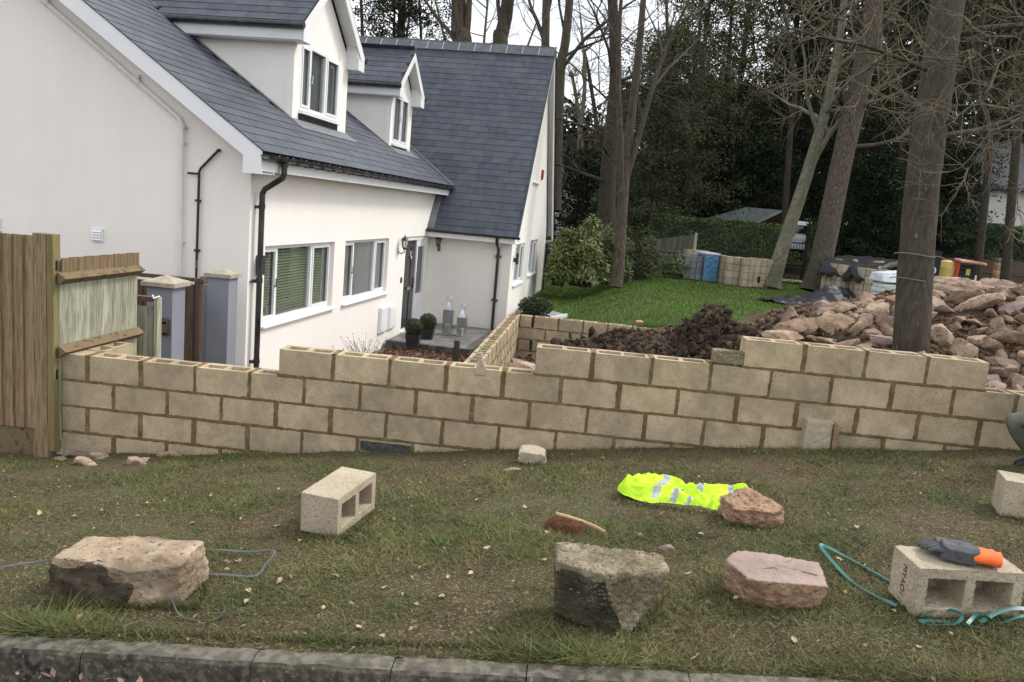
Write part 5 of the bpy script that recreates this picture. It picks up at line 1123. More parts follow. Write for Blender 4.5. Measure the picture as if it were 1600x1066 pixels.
# winter planter with bare stems in front of the windows
for (px, py, Z_, lab) in ((570, 545, 13.2, 'round dark planter with thin bare stems below the second window'),):
    p = atd(px, py, Z_); t = thing('planter', (p[0], p[1], -1.6), lab, 'planter'); b = MB(); b.lathe([(.2, 0), (.27, .36), (.29, .36), (.29, .40), (.25, .40), (.24, .33)], n=20); b.build('pot', 'pot_black', t)
    b = MB(); rn2 = random.Random(3)
    for i in range(46):
        a = rn2.uniform(0, 6.28); r_ = rn2.uniform(0, .2); x0, y0 = r_*math.cos(a), r_*math.sin(a); sp = rn2.uniform(.4, 1.1); hh = rn2.uniform(.2, .46); P_ = [(x0, y0, .33), (x0*1.2+.06*math.cos(a)*sp, y0*1.2+.06*math.sin(a)*sp, .33+hh*.5), (x0+.26*math.cos(a)*sp, y0+.26*math.sin(a)*sp, .33+hh)]
        b.tube(P_, [.004, .003, .002], 4); b.tube([P_[2], (P_[2][0], P_[2][1], P_[2][2]+.02)], [.008, .003], 4)
    b.build('stems', 'twig_dark', t)
t = thing('bare_shrub', tuple(atd(535, 552, 12.6)[:2])+(-1.6,), 'low spiky bare shrub left of the round planter', 'shrub'); b = MB()
for i in range(40):
    a = rn2.uniform(0, 6.28); sp = rn2.uniform(.1, .36); hh = rn2.uniform(.3, .72); P_ = [(0, 0, 0), (.4*sp*math.cos(a), .4*sp*math.sin(a), hh*.6), (sp*math.cos(a), sp*math.sin(a), hh)]
    b.tube(P_, [.006, .004, .002], 4); b.tube([P_[2], (P_[2][0]+.01, P_[2][1], P_[2][2]+.025)], [.009, .003], 4)
b.build('stems', 'twig', t)
# little box bush in a black planter at the house corner and a small grey cold frame
p = atd(836, 478, 14.9); t = thing('potted_bush', (p[0], p[1]+.2, -.98), 'small green bush in a black planter at the corner of the far wall', 'potted plant'); b = MB(); b.lathe([(.26, 0), (.30, .52), (.27, .52), (.26, .45)], n=16); b.build('pot', 'pot_black', t)
v = rand_unit(2600); P = v*np.array([.34, .3, .2])*(.5+.5*RNG.random((2600, 1)))+np.array([0, 0, .68]); V, F = leaves(P, .022, .5); tris('foliage', V, F, 'hedge', t, rnd=np.repeat(RNG.random(2600), 4))
p = atd(854, 488, 15.6); t = thing('grey_tray', (p[0]+.05, p[1], p[2]-.02), 'small tilted grey gravel tray beside the potted bush', 'tray'); b = MB(); b.box(-.2, .2, -.4, .4, -.05, .0); b.build('tray', 'pack_grey', t, rot=(0, .12, -.4)); b = MB(); b.box(.2, .225, -.4, .4, -.05, .02); b.build('rim', 'upvc', t, rot=(0, .12, -.4))
# ================================================================== BEYOND THE LAWN
def gp(px, py, Z):      # point at pixel and depth, dropped on nothing
    return atd(px, py, Z)
# ---- packs of blocks on the lawn: each a pallet pack > blocks, strap bands
pb = MB(); pb.box(-.215, .215, -.10, .10, 0, .205); PBm = pb.mesh('block', 'block_pale')
ob_ = MB(); ob_.box(-.215, .215, -.10, .10, 0, .205); 
def pack(px, py, Z, lab, nx=2, ny=5, nz=4, rz=.3, m='block_pale', dark=False, base=None, holes=False, bs=(.44, .215, .215)):
    p = atd(px, py, Z); t = thing('block_pack', tuple(p), lab, 'block pack', 'packs of building blocks on the lawn', rz=rz)
    bx, by, bz2 = bs
    for i in range(nx):
        for k in range(nz):
            for j in range(ny):
                if 0 < i < nx-1 and 0 < j < ny-1 and k < nz-1: continue
                s = MB() if False else None
                o = link('block', PBm if m == 'block_pale' else PACKM[m], t, ((i-(nx-1)/2)*bx+random.uniform(-.004, .004), (j-(ny-1)/2)*by+random.uniform(-.004, .004), k*bz2+.01)); o.scale = (bx/.44*.99, by/.215*1.03, bz2/.215)
    b = MB(); W2, D2_, H2 = nx*bx/2+.006, ny*by/2+.006, nz*bz2+.012
    for x in ([-.5, .5] if nx > 1 else [0]):
        x *= W2; b.tube([(x, -D2_, .0), (x, -D2_, H2), (x, D2_, H2), (x, D2_, 0)], .006, 4)
    for y in (-.5, .5): y *= D2_; b.tube([(W2, y, 0), (W2, y, H2), (-W2, y, H2), (-W2, y, 0)], .006, 4)
    b.build('band', 'near_black', t)
    if holes:
        h = MB()
        for q in (-.22, .22): h = MB(); h.box(q-.045, q+.045, -D2_-.004, -D2_+.05, .16, .36); h.build('fork_hole', 'near_black', t)
    return t
PACKM = {k: (lambda b: (b.box(-.215, .215, -.10, .10, 0, .205), b.mesh('block', k))[1])(MB()) for k in ('pack_grey', 'pack_wrap_blue')}
pack(1078, 434, 30.5, 'pale block pack at the back behind the grey pack', rz=.25, nz=5)
pack(1079, 435, 28.3, 'low grey block pack, leftmost of the row on the lawn', m='pack_grey', nx=2, ny=4, nz=4, rz=.15, bs=(.42, .25, .2))
t = thing('wrapped_pack', tuple(atd(1102, 437, 28.2)), 'blue plastic wrapped pack between grey and tan block packs', 'wrapped pack', rz=.12)
b = MB(); b.box(-.25, .25, -.5, .5, 0, .90); o = b.build('wrapping', 'pack_wrap_blue', t); roughen(o, 4, .01, 9, 2); b = MB(); b.box(-.27, .27, -.52, .52, .905, .96); o = b.build('top_sheet', 'bag_white', t); roughen(o, 3, .01, 9, 2)
pack(1133, 443, 27.6, 'tan block pack right of the blue wrapped pack', rz=.2, nx=1, ny=5, nz=4, bs=(.42, .215, .235))
pack(1157, 446, 27.3, 'tan block pack second from the right in the row', rz=.2, nx=1, ny=5, nz=4, bs=(.42, .215, .235))
pack(1187, 448, 27.2, 'tan block pack with two dark fork holes at the right end of the row', rz=.12, nx=2, ny=4, nz=4, holes=True, bs=(.40, .215, .235))
# packs under black plastic
pack(1312, 474, 24.2, 'tan block pack under the black sheet, left one', rz=.25, nx=2, ny=4, nz=5, bs=(.42, .25, .235))
pack(1358, 478, 23.2, 'tan block pack under the black sheet, right one', rz=.2, nx=2, ny=4, nz=5, bs=(.42, .25, .215))
c0 = np.array(atd(1285, 407, 24.3)); c1 = np.array(atd(1372, 420, 22.6)); c2 = np.array(atd(1410, 408, 25.4)); c3 = np.array(atd(1320, 401, 26.6))
t = thing('black_sheet', tuple(c1), 'black plastic sheet draped over the block packs and weighed down with stones', 'plastic sheet'); b = MB(); rows_ = []
for i in range(31):
    r2 = []
    for j in range(25):
        u_, v_ = -.03+i/30*1.06, -.06+j/24*1.06
        p = (c0*(1-u_)+c1*u_)*(1-v_)+(c3*(1-u_)+c2*u_)*v_
        dr = max(0, .04-v_)*6+max(0, -u_)*4+max(0, u_-1)*6
        p = p+np.array([0, 0, .05*fn(u_*6, v_*6, 2)+.03*abs(fn(u_*14, v_*5, 3))-dr*(.7+.4*fn(u_*9, 0, 5))+.03]); r2.append(p-c1)
    rows_.append(r2)
b.grid(rows_); o = b.build('sheet', 'tarp', t, smooth=True); o.modifiers.new('s', 'SOLIDIFY').thickness = .01
for i, (px, py, s, m_, lab) in enumerate([(1312, 408, .42, 0, 'pink brick bits on the black sheet at its left corner'), (1337, 408, .30, 4, 'round tan stone on the black sheet'), (1352, 413, .2, 2, 'small white stone on the black sheet'), (1377, 412, .62, 3, 'large flat tan slab lying on the black sheet')]):
    p = atd(px, py, 24.2); o = link('weight_stone', (RM['rock_pink'] if i == 0 else RM['rock_tan'])[m_], None, tuple(p), rot=(.1, 0, .3)); o.scale = (s*1.5,)*3; tag(o, lab, 'stone')
# crumpled sheet on the lawn
P0 = onz(1205, 474, -.43); P1 = onz(1335, 474, -.40); t = thing('crumpled_sheet', tuple(P0), 'crumpled glossy black plastic sheet lying on the edge of the lawn', 'plastic sheet'); b = MB(); rows_ = []
ax = P1-P0; ax[2] = 0; Lx = np.linalg.norm(ax); ax /= Lx; ay = np.array([-ax[1], ax[0], 0])
for i in range(61):
    r2 = []
    for j in range(29):
        u_, v_ = i/60, j/28; hh = np.interp(u_, [0, .12, .3, .45, .62, .8, .95, 1], [.10, .16, .12, .42, 1.0, .95, .6, .05])*math.sin(math.pi*min(1, v_*1.02))**.7
        q = ax*(u_*Lx)+ay*((v_-.5)*2.0*(.35+.65*math.sin(math.pi*min(1, u_*.9+.1)))); q[2] = .02+.48*hh*(.55+.75*abs(fn(u_*7+v_*2, v_*3, 2)))+.12*abs(fn(u_*16, v_*9, 5)); r2.append(q)
    rows_.append(r2)
b.grid(rows_); b.build('sheet', 'tarp', t, smooth=True)
# white bags on a pallet under clear sheet
p = atd(1388, 474, 20.5); t = thing('cement_bags', (p[0], p[1], p[2]), 'stack of white bags under a white plastic cover beside the black sheet', 'bag stack', rz=.15)
bagm = rock_mesh(77, (.5, .34, .15), 3, [(1, 0, 0, 1), (-1, 0, 0, 1), (0, 1, 0, 1), (0, -1, 0, 1), (0, 0, 1, 1), (0, 0, -1, 1), (1, 1, 0, 1.25), (1, -1, 0, 1.25), (-1, 1, 0, 1.25), (-1, -1, 0, 1.25)], amp=.05, m='bag_white', name='bag', smooth=True)
for k in range(4):
    for i in range(2):
        for j in range(2):
            link('bag', bagm, t, (-.26+i*.52+.02*(k % 2), -.2+j*.36, .10+k*.15), rot=(0, 0, .05*random.uniform(-1, 1)))
            pr = MB(); pr.box(-.12, .12, -.172, -.17, -.03, .03); 
o = link('cover', rock_mesh(78, (1.15, .85, .6), 5, [(1, 0, .1, 1), (-1, 0, .1, 1), (0, 1, .2, 1), (0, -1, .35, .92), (-.25, 0, 1, .72), (0, 0, -1, .4), (-.8, 0, .8, 1.0)], amp=.05, fine=.01, m='bag_white', name='cover', smooth=True), t, (.05, .05, .80)); t.scale = (.78, .78, .8)
# ---- wooden fence piece in the hedge, shed, white house far right
def far_fence(pa, pb2, Z0, Z1, zlow, zhigh, lab, m='pale_board', n=12, post=True):
    a = atd(*pa, Z0); c = atd(*pb2, Z1); t = thing('garden_fence', (a[0], a[1], a[2]), lab, 'fence', rz=math.atan2(c[1]-a[1], c[0]-a[0])); Ln = math.hypot(c[0]-a[0], c[1]-a[1]); dz = (c[2]-a[2])
    for i in range(n):
        b = MB(); w_ = Ln/n; b.prism([(i*w_, 0, zlow+dz*i/n), (i*w_+w_*1.05, -.012, zlow+dz*i/n), (i*w_+w_*1.05, 0.01, zlow+dz*i/n), (i*w_, .008, zlow+dz*i/n)], (0, 0, zhigh-zlow+random.uniform(-.01, .01))); b.build('board', m, t)
    for z in (.3, .75): b = MB(); b.box(0, Ln, -.05, -.013, zlow+(zhigh-zlow)*z-.04, zlow+(zhigh-zlow)*z+.04+0); b.build('rail', m, t)
    if post: b = MB(); b.box(Ln, Ln+.1, -.05, .05, zlow-.1+dz, zhigh+.05+dz); b.build('post', 'pale_board', t)
    return t
far_fence((1010, 375), (1086, 366), 30.5, 30, -1.3, 0, 'weathered board fence panel leaning in the hedge behind the laurel', n=16, m='old_board')
# right fence under the hedge
far_fence((1470, 402), (1640, 412), 31, 30, -1.6, 0, 'long dark board fence below the clipped hedge on the right', m='dark_wood', n=34, post=False)
c = atd(1562, 437, 29); t = thing('brick_pier', (c[0], c[1], c[2]-.3), 'small pale and red brick pier standing against the dark fence', 'brick pier', rz=.1)
for k in range(11):
    for j in range(2):
        b = MB(); b.box(-.24+j*.24+.006, -.24+(j+1)*.24-.006, -.12, .1, k*.09, k*.09+.08); b.build('brick', 'brick' if (k+j) % 3 else 'block_pale', t)
b = MB(); b.box(-.22, .22, -.10, .09, 0, .99); b.build('mortar', 'mortar_pale', t)
b = MB(); b.box(-.26, .26, -.14, .12, 1.0, 1.06); b.build('coping', 'pack_grey', t)
# shed behind the hedge
e0 = atd(1098, 341, 37); e1 = atd(1225, 345, 34); r0 = atd(1128, 322, 39); r1 = atd(1192, 322, 37)
t = thing('shed', (e0[0], e0[1], -.5), 'shed with a grey green felt roof and brown gable showing over the hedge', 'shed', rz=.0)
b = MB(); Wd_ = 3.6; hz = e0[2]+.5
sh = lambda x, y, z: (x, y, z)
b.prism([(0, -.2, hz-.1), (1.9, .0, hz+.62), (3.55, .0, hz+.62), (2.3, -.2, hz-.1)], (0, .0, .05)); b.prism([(1.9, .0, hz+.62), (3.55, .0, hz+.62), (4.7, 2.4, hz-.1), (1.9, 2.6, hz-.1)], (0, 0, .05)); b.build('roof', 'felt_roof', t)
b = MB(); b.prism([(2.4, -.1, 0), (2.4, -.1, hz-.12), (3.5, .05, hz+.56), (4.5, 1.6, hz-.12), (4.5, 1.6, 0)], (-.1, .1, 0)); b.box(.1, 2.3, .0, 2.3, 0, hz-.12); b.build('wall', 'dark_wood', t)
b = MB(); b.tube([(2.25, -.25, hz-.12), (3.58, .0, hz+.66), (4.75, 1.7, hz-.14)], .05, 4); b.build('barge_board', 'pale_board', t)
c = atd(1532, 330, 36); t = thing('far_house', (c[0], c[1], -.5), 'pale cream house wall glimpsed through the conifer at the right edge', 'house')
b = MB(); b.box(0, 9, 0, 6, 0, 4.7); b.build('wall', 'cream_wall', t); b = MB(); b.prism([(-.4, -.5, 4.71), (9.4, -.5, 4.71), (9.4, 3, 7.1), (-.4, 3, 7.1)], (0, 0, .15)); b.build('roof', 'ridge_tile', t)
b = MB(); b.box(2, 3.4, -.03, -.002, 2.2, 3.4); b.build('window', 'window_glass', t)
c = atd(918, 215, 62); t = thing('far_house', (c[0]-4, c[1], -.5), 'dim house roof behind the bare trees left of the dark evergreens', 'house')
zt2 = c[2]+.5; b = MB(); b.prism([(-1, 0, zt2-2.2), (9, 0, zt2-2.2), (7, 4, zt2+.6), (2.5, 4, zt2+.6)], (0, 0, .2)); b.build('roof', 'bark_dark', t); b = MB(); b.box(-.5, 8.5, .3, 7, 0, zt2-2.21); b.build('wall', 'cream_wall', t); 
# ---- white car
p = atd(1258, 402, 37.); t = thing('parked_car', (p[0], p[1], p[2]), 'white car seen from behind through the gap between the trees', 'car', rz=.25)
def section(y, w, zb, zs, zr, rw): return [(-w, y, zb), (-w, y, zs), (-w*.97, y, zs+.05), (-rw, y, zr-.06), (-rw+.1, y, zr), (rw-.1, y, zr), (rw, y, zr-.06), (w*.97, y, zs+.05), (w, y, zs), (w, y, zb)]
b = MB(); S = [section(0.0, .80, .38, .82, .84, .78), section(.06, .87, .32, .95, 1.02, .82), section(.18, .90, .28, 1.0, 1.45, .68), section(.45, .92, .26, 1.0, 1.62, .66), section(2.2, .93, .26, 1.0, 1.64, .66), section(3.0, .92, .26, 1.0, 1.12, .70), section(4.2, .84, .28, .86, .92, .70), section(4.35, .7, .4, .7, .74, .6)]
b.grid(S); b.add(S[0], [tuple(range(10))]); b.add(S[-1], [tuple(range(9, -1, -1))]); b.build('body', 'car_white', t, smooth=False)
b = MB(); b.prism([(-.62, .055, 1.06), (.62, .055, 1.06), (.56, .19, 1.44), (-.56, .19, 1.44)], (0, -.02, .0)); b.build('rear_window', 'car_glass', t)
for s_ in (-1, 1):
    b = MB(); b.prism([(s_*.935, .5, 1.03), (s_*.935, 2.6, 1.03), (s_*.70, 2.1, 1.55), (s_*.70, .55, 1.55)], (s_*.012, 0, .0)); b.build('side_window', 'car_glass', t)
    b = MB(); b.box(min(s_*.70, s_*.90), max(s_*.70, s_*.90), -.01, .16, .92, 1.32); b.build('tail_lamp', 'lamp_red', t)
    for y in (.85, 3.5):
        w2 = MB(); w2.lathe([(.33, -.1), (.33, .1)], n=18); wo = w2.build('wheel', 'rubber', t, (s_*.83, y, .33), rot=(0, math.pi/2, 0)); w3 = MB(); w3.lathe([(.2, -.105), (.2, .105)], n=12); w3.build('rim', 'steel', wo)
b = MB(); b.box(-.26, .26, -.015, -.001, .62, .73); b.build('number_plate', 'yellow', t); b = MB(); b.box(-.86, .86, -.06, .1, .34, .54); b.build('bumper', 'car_white', t)
# gate post and railings in front of it
a = atd(1257, 415, 34.5); t = thing('iron_gate', (a[0]-.2, a[1], a[2]-.1), 'dark post and thin iron railings at the drive entrance', 'gate')
b = MB(); b.box(.25, .42, 0, .12, 0, 1.75); b.build('gate_post', 'near_black', t)
for i in range(9): b = MB(); b.box(-.85+i*.12, -.83+i*.12, .02, .04, .05, 1.0); b.build('bar', 'near_black', t)
b = MB(); b.box(-.9, .25, .01, .05, 1.0, 1.05); b.box(-.9, .25, .01, .05, .05, .1); b.build('gate_frame', 'near_black', t)
t = tag(bpy.data.objects.new('drive_edging', None), kind='structure'); COL.objects.link(t)
for i in range(16):
    p = atd(1218+i*6.2, 438+i*.6, 31.5-i*.2); me = rock_mesh(300+i, (.42, .22, .22), 2, m='rock_moss', amp=.08, name='edging_stone'); link('edging_stone', me, t, tuple(p))
# ---- small yellow and red machine with a black panel
p = atd(1500, 443, 22.5); t = thing('site_machine', (p[0], p[1], p[2]-.25), 'small yellow and red site machine with a flat faded red canopy behind the rubble', 'machine', rz=.0)
b = MB(); b.lathe([(.12, 0), (.44, .02), (.47, .35), (.46, .62), (.34, .80), (.12, .86)], n=20); o = b.build('drum_cover', 'yellow', t, (-.55, .1, .15)); o.scale = (.75, .75, 1.0)
b = MB(); b.prism([(-.35, -.55, .98), (.45, -.55, .98), (.62, -.5, .93), (.62, .35, .95), (-.2, .35, 1.02), (-.35, .0, 1.04)], (0, 0, .07)); bevel(b.build('canopy', 'red_faded', t), .02)
b = MB(); b.prism([(-.42, -.35, .1), (-.33, -.35, .96), (-.27, -.35, .96), (-.30, -.35, .1)], (0, .3, 0)); b.build('canopy_post', 'red', t)
b = MB(); b.box(-.28, .42, -.25, .3, .0, .72); b.box(-.22, .3, -.2, .2, .72, .9); bevel(b.build('engine_cover', 'near_black', t), .02)
b = MB(); b.box(.02, .17, -.262, -.251, .58, .78); b.build('decal', 'yellow', t); b = MB(); b.box(-.27, -.17, -.33, -.26, .2, .5); b.build('lever_box', 'yellow', t); b = MB(); b.box(.36, .42, -.3, -.26, .35, .6); b.box(.32, .35, -.3, -.26, 0, .35); b.build('stay', 'bag_white', t); t.scale = (.74, .74, .86)
p = atd(1440, 437, 22.2); t = thing('advert_board', (p[0], p[1], p[2]-.3), 'black board with pale mirrored lettering beside the yellow machine', 'board'); b = MB(); b.box(-.7, .44, 0, .04, 0, 1.12); b.build('panel', 'near_black', t)
cu = bpy.data.curves.new('letters', 'FONT'); cu.body = 'Con'; cu.size = .34; cu.extrude = .002; cu.align_x = 'LEFT'
tmp = bpy.data.objects.new('tmp', cu); COL.objects.link(tmp); dg = bpy.context.evaluated_depsgraph_get(); me = bpy.data.meshes.new_from_object(tmp.evaluated_get(dg)); bpy.data.objects.remove(tmp); me.materials.clear(); me.materials.append(M('letter'))
o = link('lettering', me, t); o.matrix_local = Matrix(((-1, 0, 0, .36), (0, 0, -1, -.005), (0, 1, 0, .46), (0, 0, 0, 1)))
# ---- kneeling person at the right edge: only a knee shows
kn = ony(1592, 652, -.50); t = thing('person', (kn[0]+.235, -.5, kn[2]-.42), 'person in olive trousers crouching by the wall, only the knee inside the photo', 'person')
J = {'pel': (.28, 0, .36), 'sp': (.30, .02, .62), 'ch': (.22, .04, .88), 'nk': (.14, .05, 1.02), 'hd': (.10, .05, 1.14), 'ht': (.09, .05, 1.25),
     'hl': (.26, -.10, .33), 'kl': (-.16, -.10, .40), 'al': (.10, -.10, .09), 'tl': (-.08, -.10, .035), 'hr': (.26, .12, .33), 'kr': (-.22, .14, .38), 'ar': (.04, .14, .09), 'tr': (-.13, .14, .035),
     'shl': (.20, -.16, .90), 'el': (.12, -.26, .66), 'wl': (.02, -.18, .50), 'shr': (.20, .20, .90), 'er': (.12, .26, .66), 'wr': (.04, .20, .50)}
def sk(name, keys, ed, rad, m): ks = list(keys); return skinned(name, [J[k] for k in ks], [(ks.index(a), ks.index(c)) for a, c in ed], rad, m, t, 2)
sk('body', ['sp', 'ch', 'nk', 'hd', 'ht', 'shl', 'el', 'wl', 'shr', 'er', 'wr'], [('sp', 'ch'), ('ch', 'nk'), ('nk', 'hd'), ('hd', 'ht'), ('ch', 'shl'), ('shl', 'el'), ('el', 'wl'), ('ch', 'shr'), ('shr', 'er'), ('er', 'wr')], [.14, .15, .06, .09, .07, .07, .05, .035, .07, .05, .035], 'trouser')
sk('trousers', ['pel', 'hl', 'kl', 'al', 'hr', 'kr', 'ar'], [('pel', 'hl'), ('hl', 'kl'), ('kl', 'al'), ('pel', 'hr'), ('hr', 'kr'), ('kr', 'ar')], [.13, .10, .075, .05, .10, .075, .05], 'trouser')
for a, c in (('al', 'tl'), ('ar', 'tr')): sk('boot', [a, c], [(a, c)], [.055, .045], 'pot_black')
o = skinned('head', [(.10, .05, 1.10), (.07, .05, 1.18), (.09, .05, 1.25)], [(0, 1), (1, 2)], [.075, .095, .08], 'skin', t); 
for s_ in (-1, 1):
    w = J['wl'] if s_ < 0 else J['wr']
    for k in range(4): skinned('finger', [(w[0]-.02, w[1]-.03+.02*k, w[2]-.02), (w[0]-.07, w[1]-.03+.02*k, w[2]-.05), (w[0]-.09, w[1]-.03+.02*k, w[2]-.085)], [(0, 1), (1, 2)], [.012, .010, .008], 'skin', t, 1)

# ================================================================== TREES AND HEDGES
def tubes_np(paths, rads, n):
    """many tapered tubes of equal point count -> one mesh"""
    Vs, Fs, off = [], [], 0
    for P, r_ in zip(paths, rads):
        P = np.asarray(P, float); k = len(P); T = np.gradient(P, axis=0); T /= np.linalg.norm(T, axis=1)[:, None]+1e-9
        ref = np.array([0, 0, 1.]) if abs(T[0][2]) < .8 else np.array([1., 0, 0]); A = np.cross(T, ref); A /= np.linalg.norm(A, axis=1)[:, None]+1e-9; B_ = np.cross(T, A)
        nn = n if r_[0] > .03 else (5 if r_[0] > .012 else 3); th = np.arange(nn)*2*math.pi/nn
        ring = (A[:, None]*np.cos(th)[None, :, None]+B_[:, None]*np.sin(th)[None, :, None])*np.asarray(r_)[:, None, None]+P[:, None]
        Vs.append(ring.reshape(-1, 3)); i, j = np.meshgrid(np.arange(k-1), np.arange(nn), indexing='ij'); i, j = i.ravel(), j.ravel(); j2 = (j+1) % nn
        Fs.append(np.stack([i*nn+j, i*nn+j2, (i+1)*nn+j2, (i+1)*nn+j], 1)+off); off += k*nn
    return np.vstack(Vs), np.vstack(Fs)
def grow(rn, p0, d0, L0, r0, lev, maxlev, out, kids=(5, 6, 5, 4), wig=.18, grav=.0, start=.25, ang=(.5, 1.0), seg=7, shrink=(.35, .6)):
    pts = [p0]; d = d0/np.linalg.norm(d0); st = L0/seg
    for i in range(seg):
        d = d+rn.normal(size=3)*wig*(.7 if lev == 0 else 1)+np.array([0, 0, grav*(1 if lev else 0)]); d /= np.linalg.norm(d); pts.append(pts[-1]+d*st)
    pts = np.array(pts); rr = r0*(1-.80*np.linspace(0, 1, seg+1)**1.1)+.0012; out.append((pts, rr, lev))
    if lev >= maxlev: return
    for k in range(kids[min(lev, len(kids)-1)]):
        t_ = start+(1-start)*rn.random(); f_ = t_*seg; i = min(seg-1, int(f_)); p = pts[i]*(1-(f_-i))+pts[i+1]*(f_-i); dd = pts[i+1]-pts[i]; dd /= np.linalg.norm(dd)
        q = rn.normal(size=3); q -= dd*(q@dd); q /= np.linalg.norm(q); a = rn.uniform(*ang)
        grow(rn, p, dd*math.cos(a)+q*math.sin(a), L0*rn.uniform(*shrink)*(1.15-.4*t_), max(.0035, rr[i]*rn.uniform(.35, .6)), lev+1, maxlev, out, kids, wig*1.15, grav, .15, ang, max(4, seg-1), shrink)
def trunk_tree(name, lab, path, rads, m, limbs, seed, twigm='twig', group=None, cat='tree', n=14, rough=.06, maxlev=3, kids=(5, 5, 5, 4), wig=.18):
    """path: world points of the main stem; limbs: list of (point, dir, length, radius)"""
    rn = np.random.default_rng(seed); base = np.array(path[0], float)
    t = thing(name, tuple(base), lab, cat, group)
    P = [np.array(p, float)-base for p in path]; Q, R2 = [], []
    for i in range(len(P)-1):
        for k in range(10):
            s = k/10; a, b_, c_, d_ = P[max(i-1, 0)], P[i], P[i+1], P[min(i+2, len(P)-1)]
            Q.append(.5*((2*b_)+(-a+c_)*s+(2*a-5*b_+4*c_-d_)*s*s+(-a+3*b_-3*c_+d_)*s**3)); R2.append(rads[i]*(1-s)+rads[i+1]*s)
    Q.append(P[-1]); R2.append(rads[-1]); Q = np.array(Q); R2 = np.array(R2)
    N = 28 if rads[0] > .15 else n; V, F = tubes_np([Q], [R2], N); 
    nn = N if R2[0] > .03 else 5
    V2 = V.copy(); ax_ = np.repeat(Q, nn, axis=0)
    for i, v in enumerate(V):
        o_ = v-ax_[i]; w_ = Vector(v+base); k = noise.noise(Vector((w_.x*7, w_.y*7, w_.z*.8)))*.6+noise.noise(Vector((w_.x*22, w_.y*22, w_.z*2.5)))*.5
        fl = 1+.16*math.exp(-max(0, v[2])*3/ max(.2, rads[0]*3)); V2[i] = ax_[i]+o_*(1+rough*k*1.3)*fl
    tris('trunk', V2, F, m, t, smooth=True)
    out = []
    for (p, d, L_, r_) in limbs: grow(rn, np.array(p, float)-base, np.array(d, float), L_, r_, 0, maxlev, out, kids, wig)
    if out:
        big = [o for o in out if o[2] == 0]; sm = [o for o in out if o[2] > 0]
        for o in big: V, F = tubes_np([o[0]], [o[1]], 8); tris('limb', V, F, m, t, smooth=True)
        if sm: V, F = tubes_np([o[0] for o in sm], [o[1] for o in sm], 6); tris('twigs', V, F, twigm, t, smooth=True, kind='stuff')
    return t
def auto_limbs(rn, path, k, L_, r_, lo=.3, up=.5):
    out = []; P = [np.array(p, float) for p in path]
    for i in range(k):
        f_ = (lo+(1-lo)*rn.random())*(len(P)-1); j = min(len(P)-2, int(f_)); p = P[j]*(1-(f_-j))+P[j+1]*(f_-j); a = rn.uniform(0, 6.28); out.append((p, (math.cos(a), math.sin(a), rn.uniform(up-.4, up+.5)), L_*rn.uniform(.6, 1.2), r_*rn.uniform(.6, 1.2)))
    return out
def ppath(pix, Zs): return [atd(x, y, Z) for (x, y), Z in zip(pix, Zs)]
rnL = np.random.default_rng(3)
# the big trunk behind the wall
pa = [np.array([7.72, 3.0, -.15])]+ppath([(1424, 530), (1440, 300), (1470, 80), (1498, -140), (1520, -420)], [8.75, 8.9, 9.1, 9.3, 9.6])
lim = [(atd(1462, 215, 9.0), (.9, .6, .25), 2.6, .035), (atd(1455, 205, 9.0), (.6, -.5, .3), 2.0, .03), (atd(1475, 120, 9.1), (-.8, -.3, .25), 2.2, .03), (atd(1480, 60, 9.2), (.8, -.3, .4), 2.6, .035), (atd(1485, 0, 9.2), (-.9, .1, .1), 2.6, .035), (atd(1490, -60, 9.2), (.9, .2, -.1), 2.8, .035), (atd(1490, -90, 9.3), (-.7, .4, -.2), 2.6, .03)]
trunk_tree('bare_tree', 'thick straight ridged trunk rising right behind the block wall, two wires tied round it', pa, [.20, .182, .18, .18, .178, .165], 'bark', lim, 5, 'twig', 'bare trees', kids=(6, 4, 3), maxlev=2)
b = MB()
for y0_ in (398, 436):
    c = atd(1421+(8 if y0_ < 420 else 2), y0_, 8.8); rr = .205
    b.tube([(c[0]+rr*math.cos(a), c[1]+rr*math.sin(a), c[2]+.01*math.sin(a*2)) for a in np.linspace(math.pi*.85, math.pi*2.1, 14)]+[tuple(atd(1470 if y0_ < 420 else 1462, y0_+4, 8.9)), tuple(atd(1477 if y0_ < 420 else 1477, y0_+8, 8.9))], .006, 5)
o = b.build('wire_loop', 'pack_grey', None, smooth=True); tag(o, 'two pale wires tied round the big trunk with loose ends to the right', 'wire')
# tree 2 mid right
pa = ppath([(1272, 455), (1285, 400), (1316, 250), (1352, 90), (1372, -40), (1400, -250)], [25.5, 25.5, 26, 26.3, 26.5, 27])
trunk_tree('bare_tree', 'broad rough trunk leaning right behind the black sheet', pa, [.40, .34, .335, .33, .29, .2], 'bark', auto_limbs(rnL, pa, 8, 4, .07, .42), 6, 'twig', 'bare trees', kids=(6, 5, 4), maxlev=3)
# tree 3 pale
pa = ppath([(1205, 450), (1225, 380), (1252, 300), (1278, 215), (1295, 150), (1312, 60), (1325, -60)], [26.8, 26.8, 27, 27, 27, 27.2, 27.5])
l3 = auto_limbs(rnL, pa, 9, 4.0, .07, .5)+[(atd(1262, 275, 27), (.25, .2, 1), 5.5, .11), (atd(1280, 215, 27), (-.35, .1, 1), 4.5, .08)]
trunk_tree('bare_tree', 'pale grey trunk leaning right beside the block packs on the lawn', pa, [.27, .225, .205, .185, .15, .12, .09], 'bark_grey', l3, 7, 'twig', 'bare trees', kids=(6, 5, 4), maxlev=3)
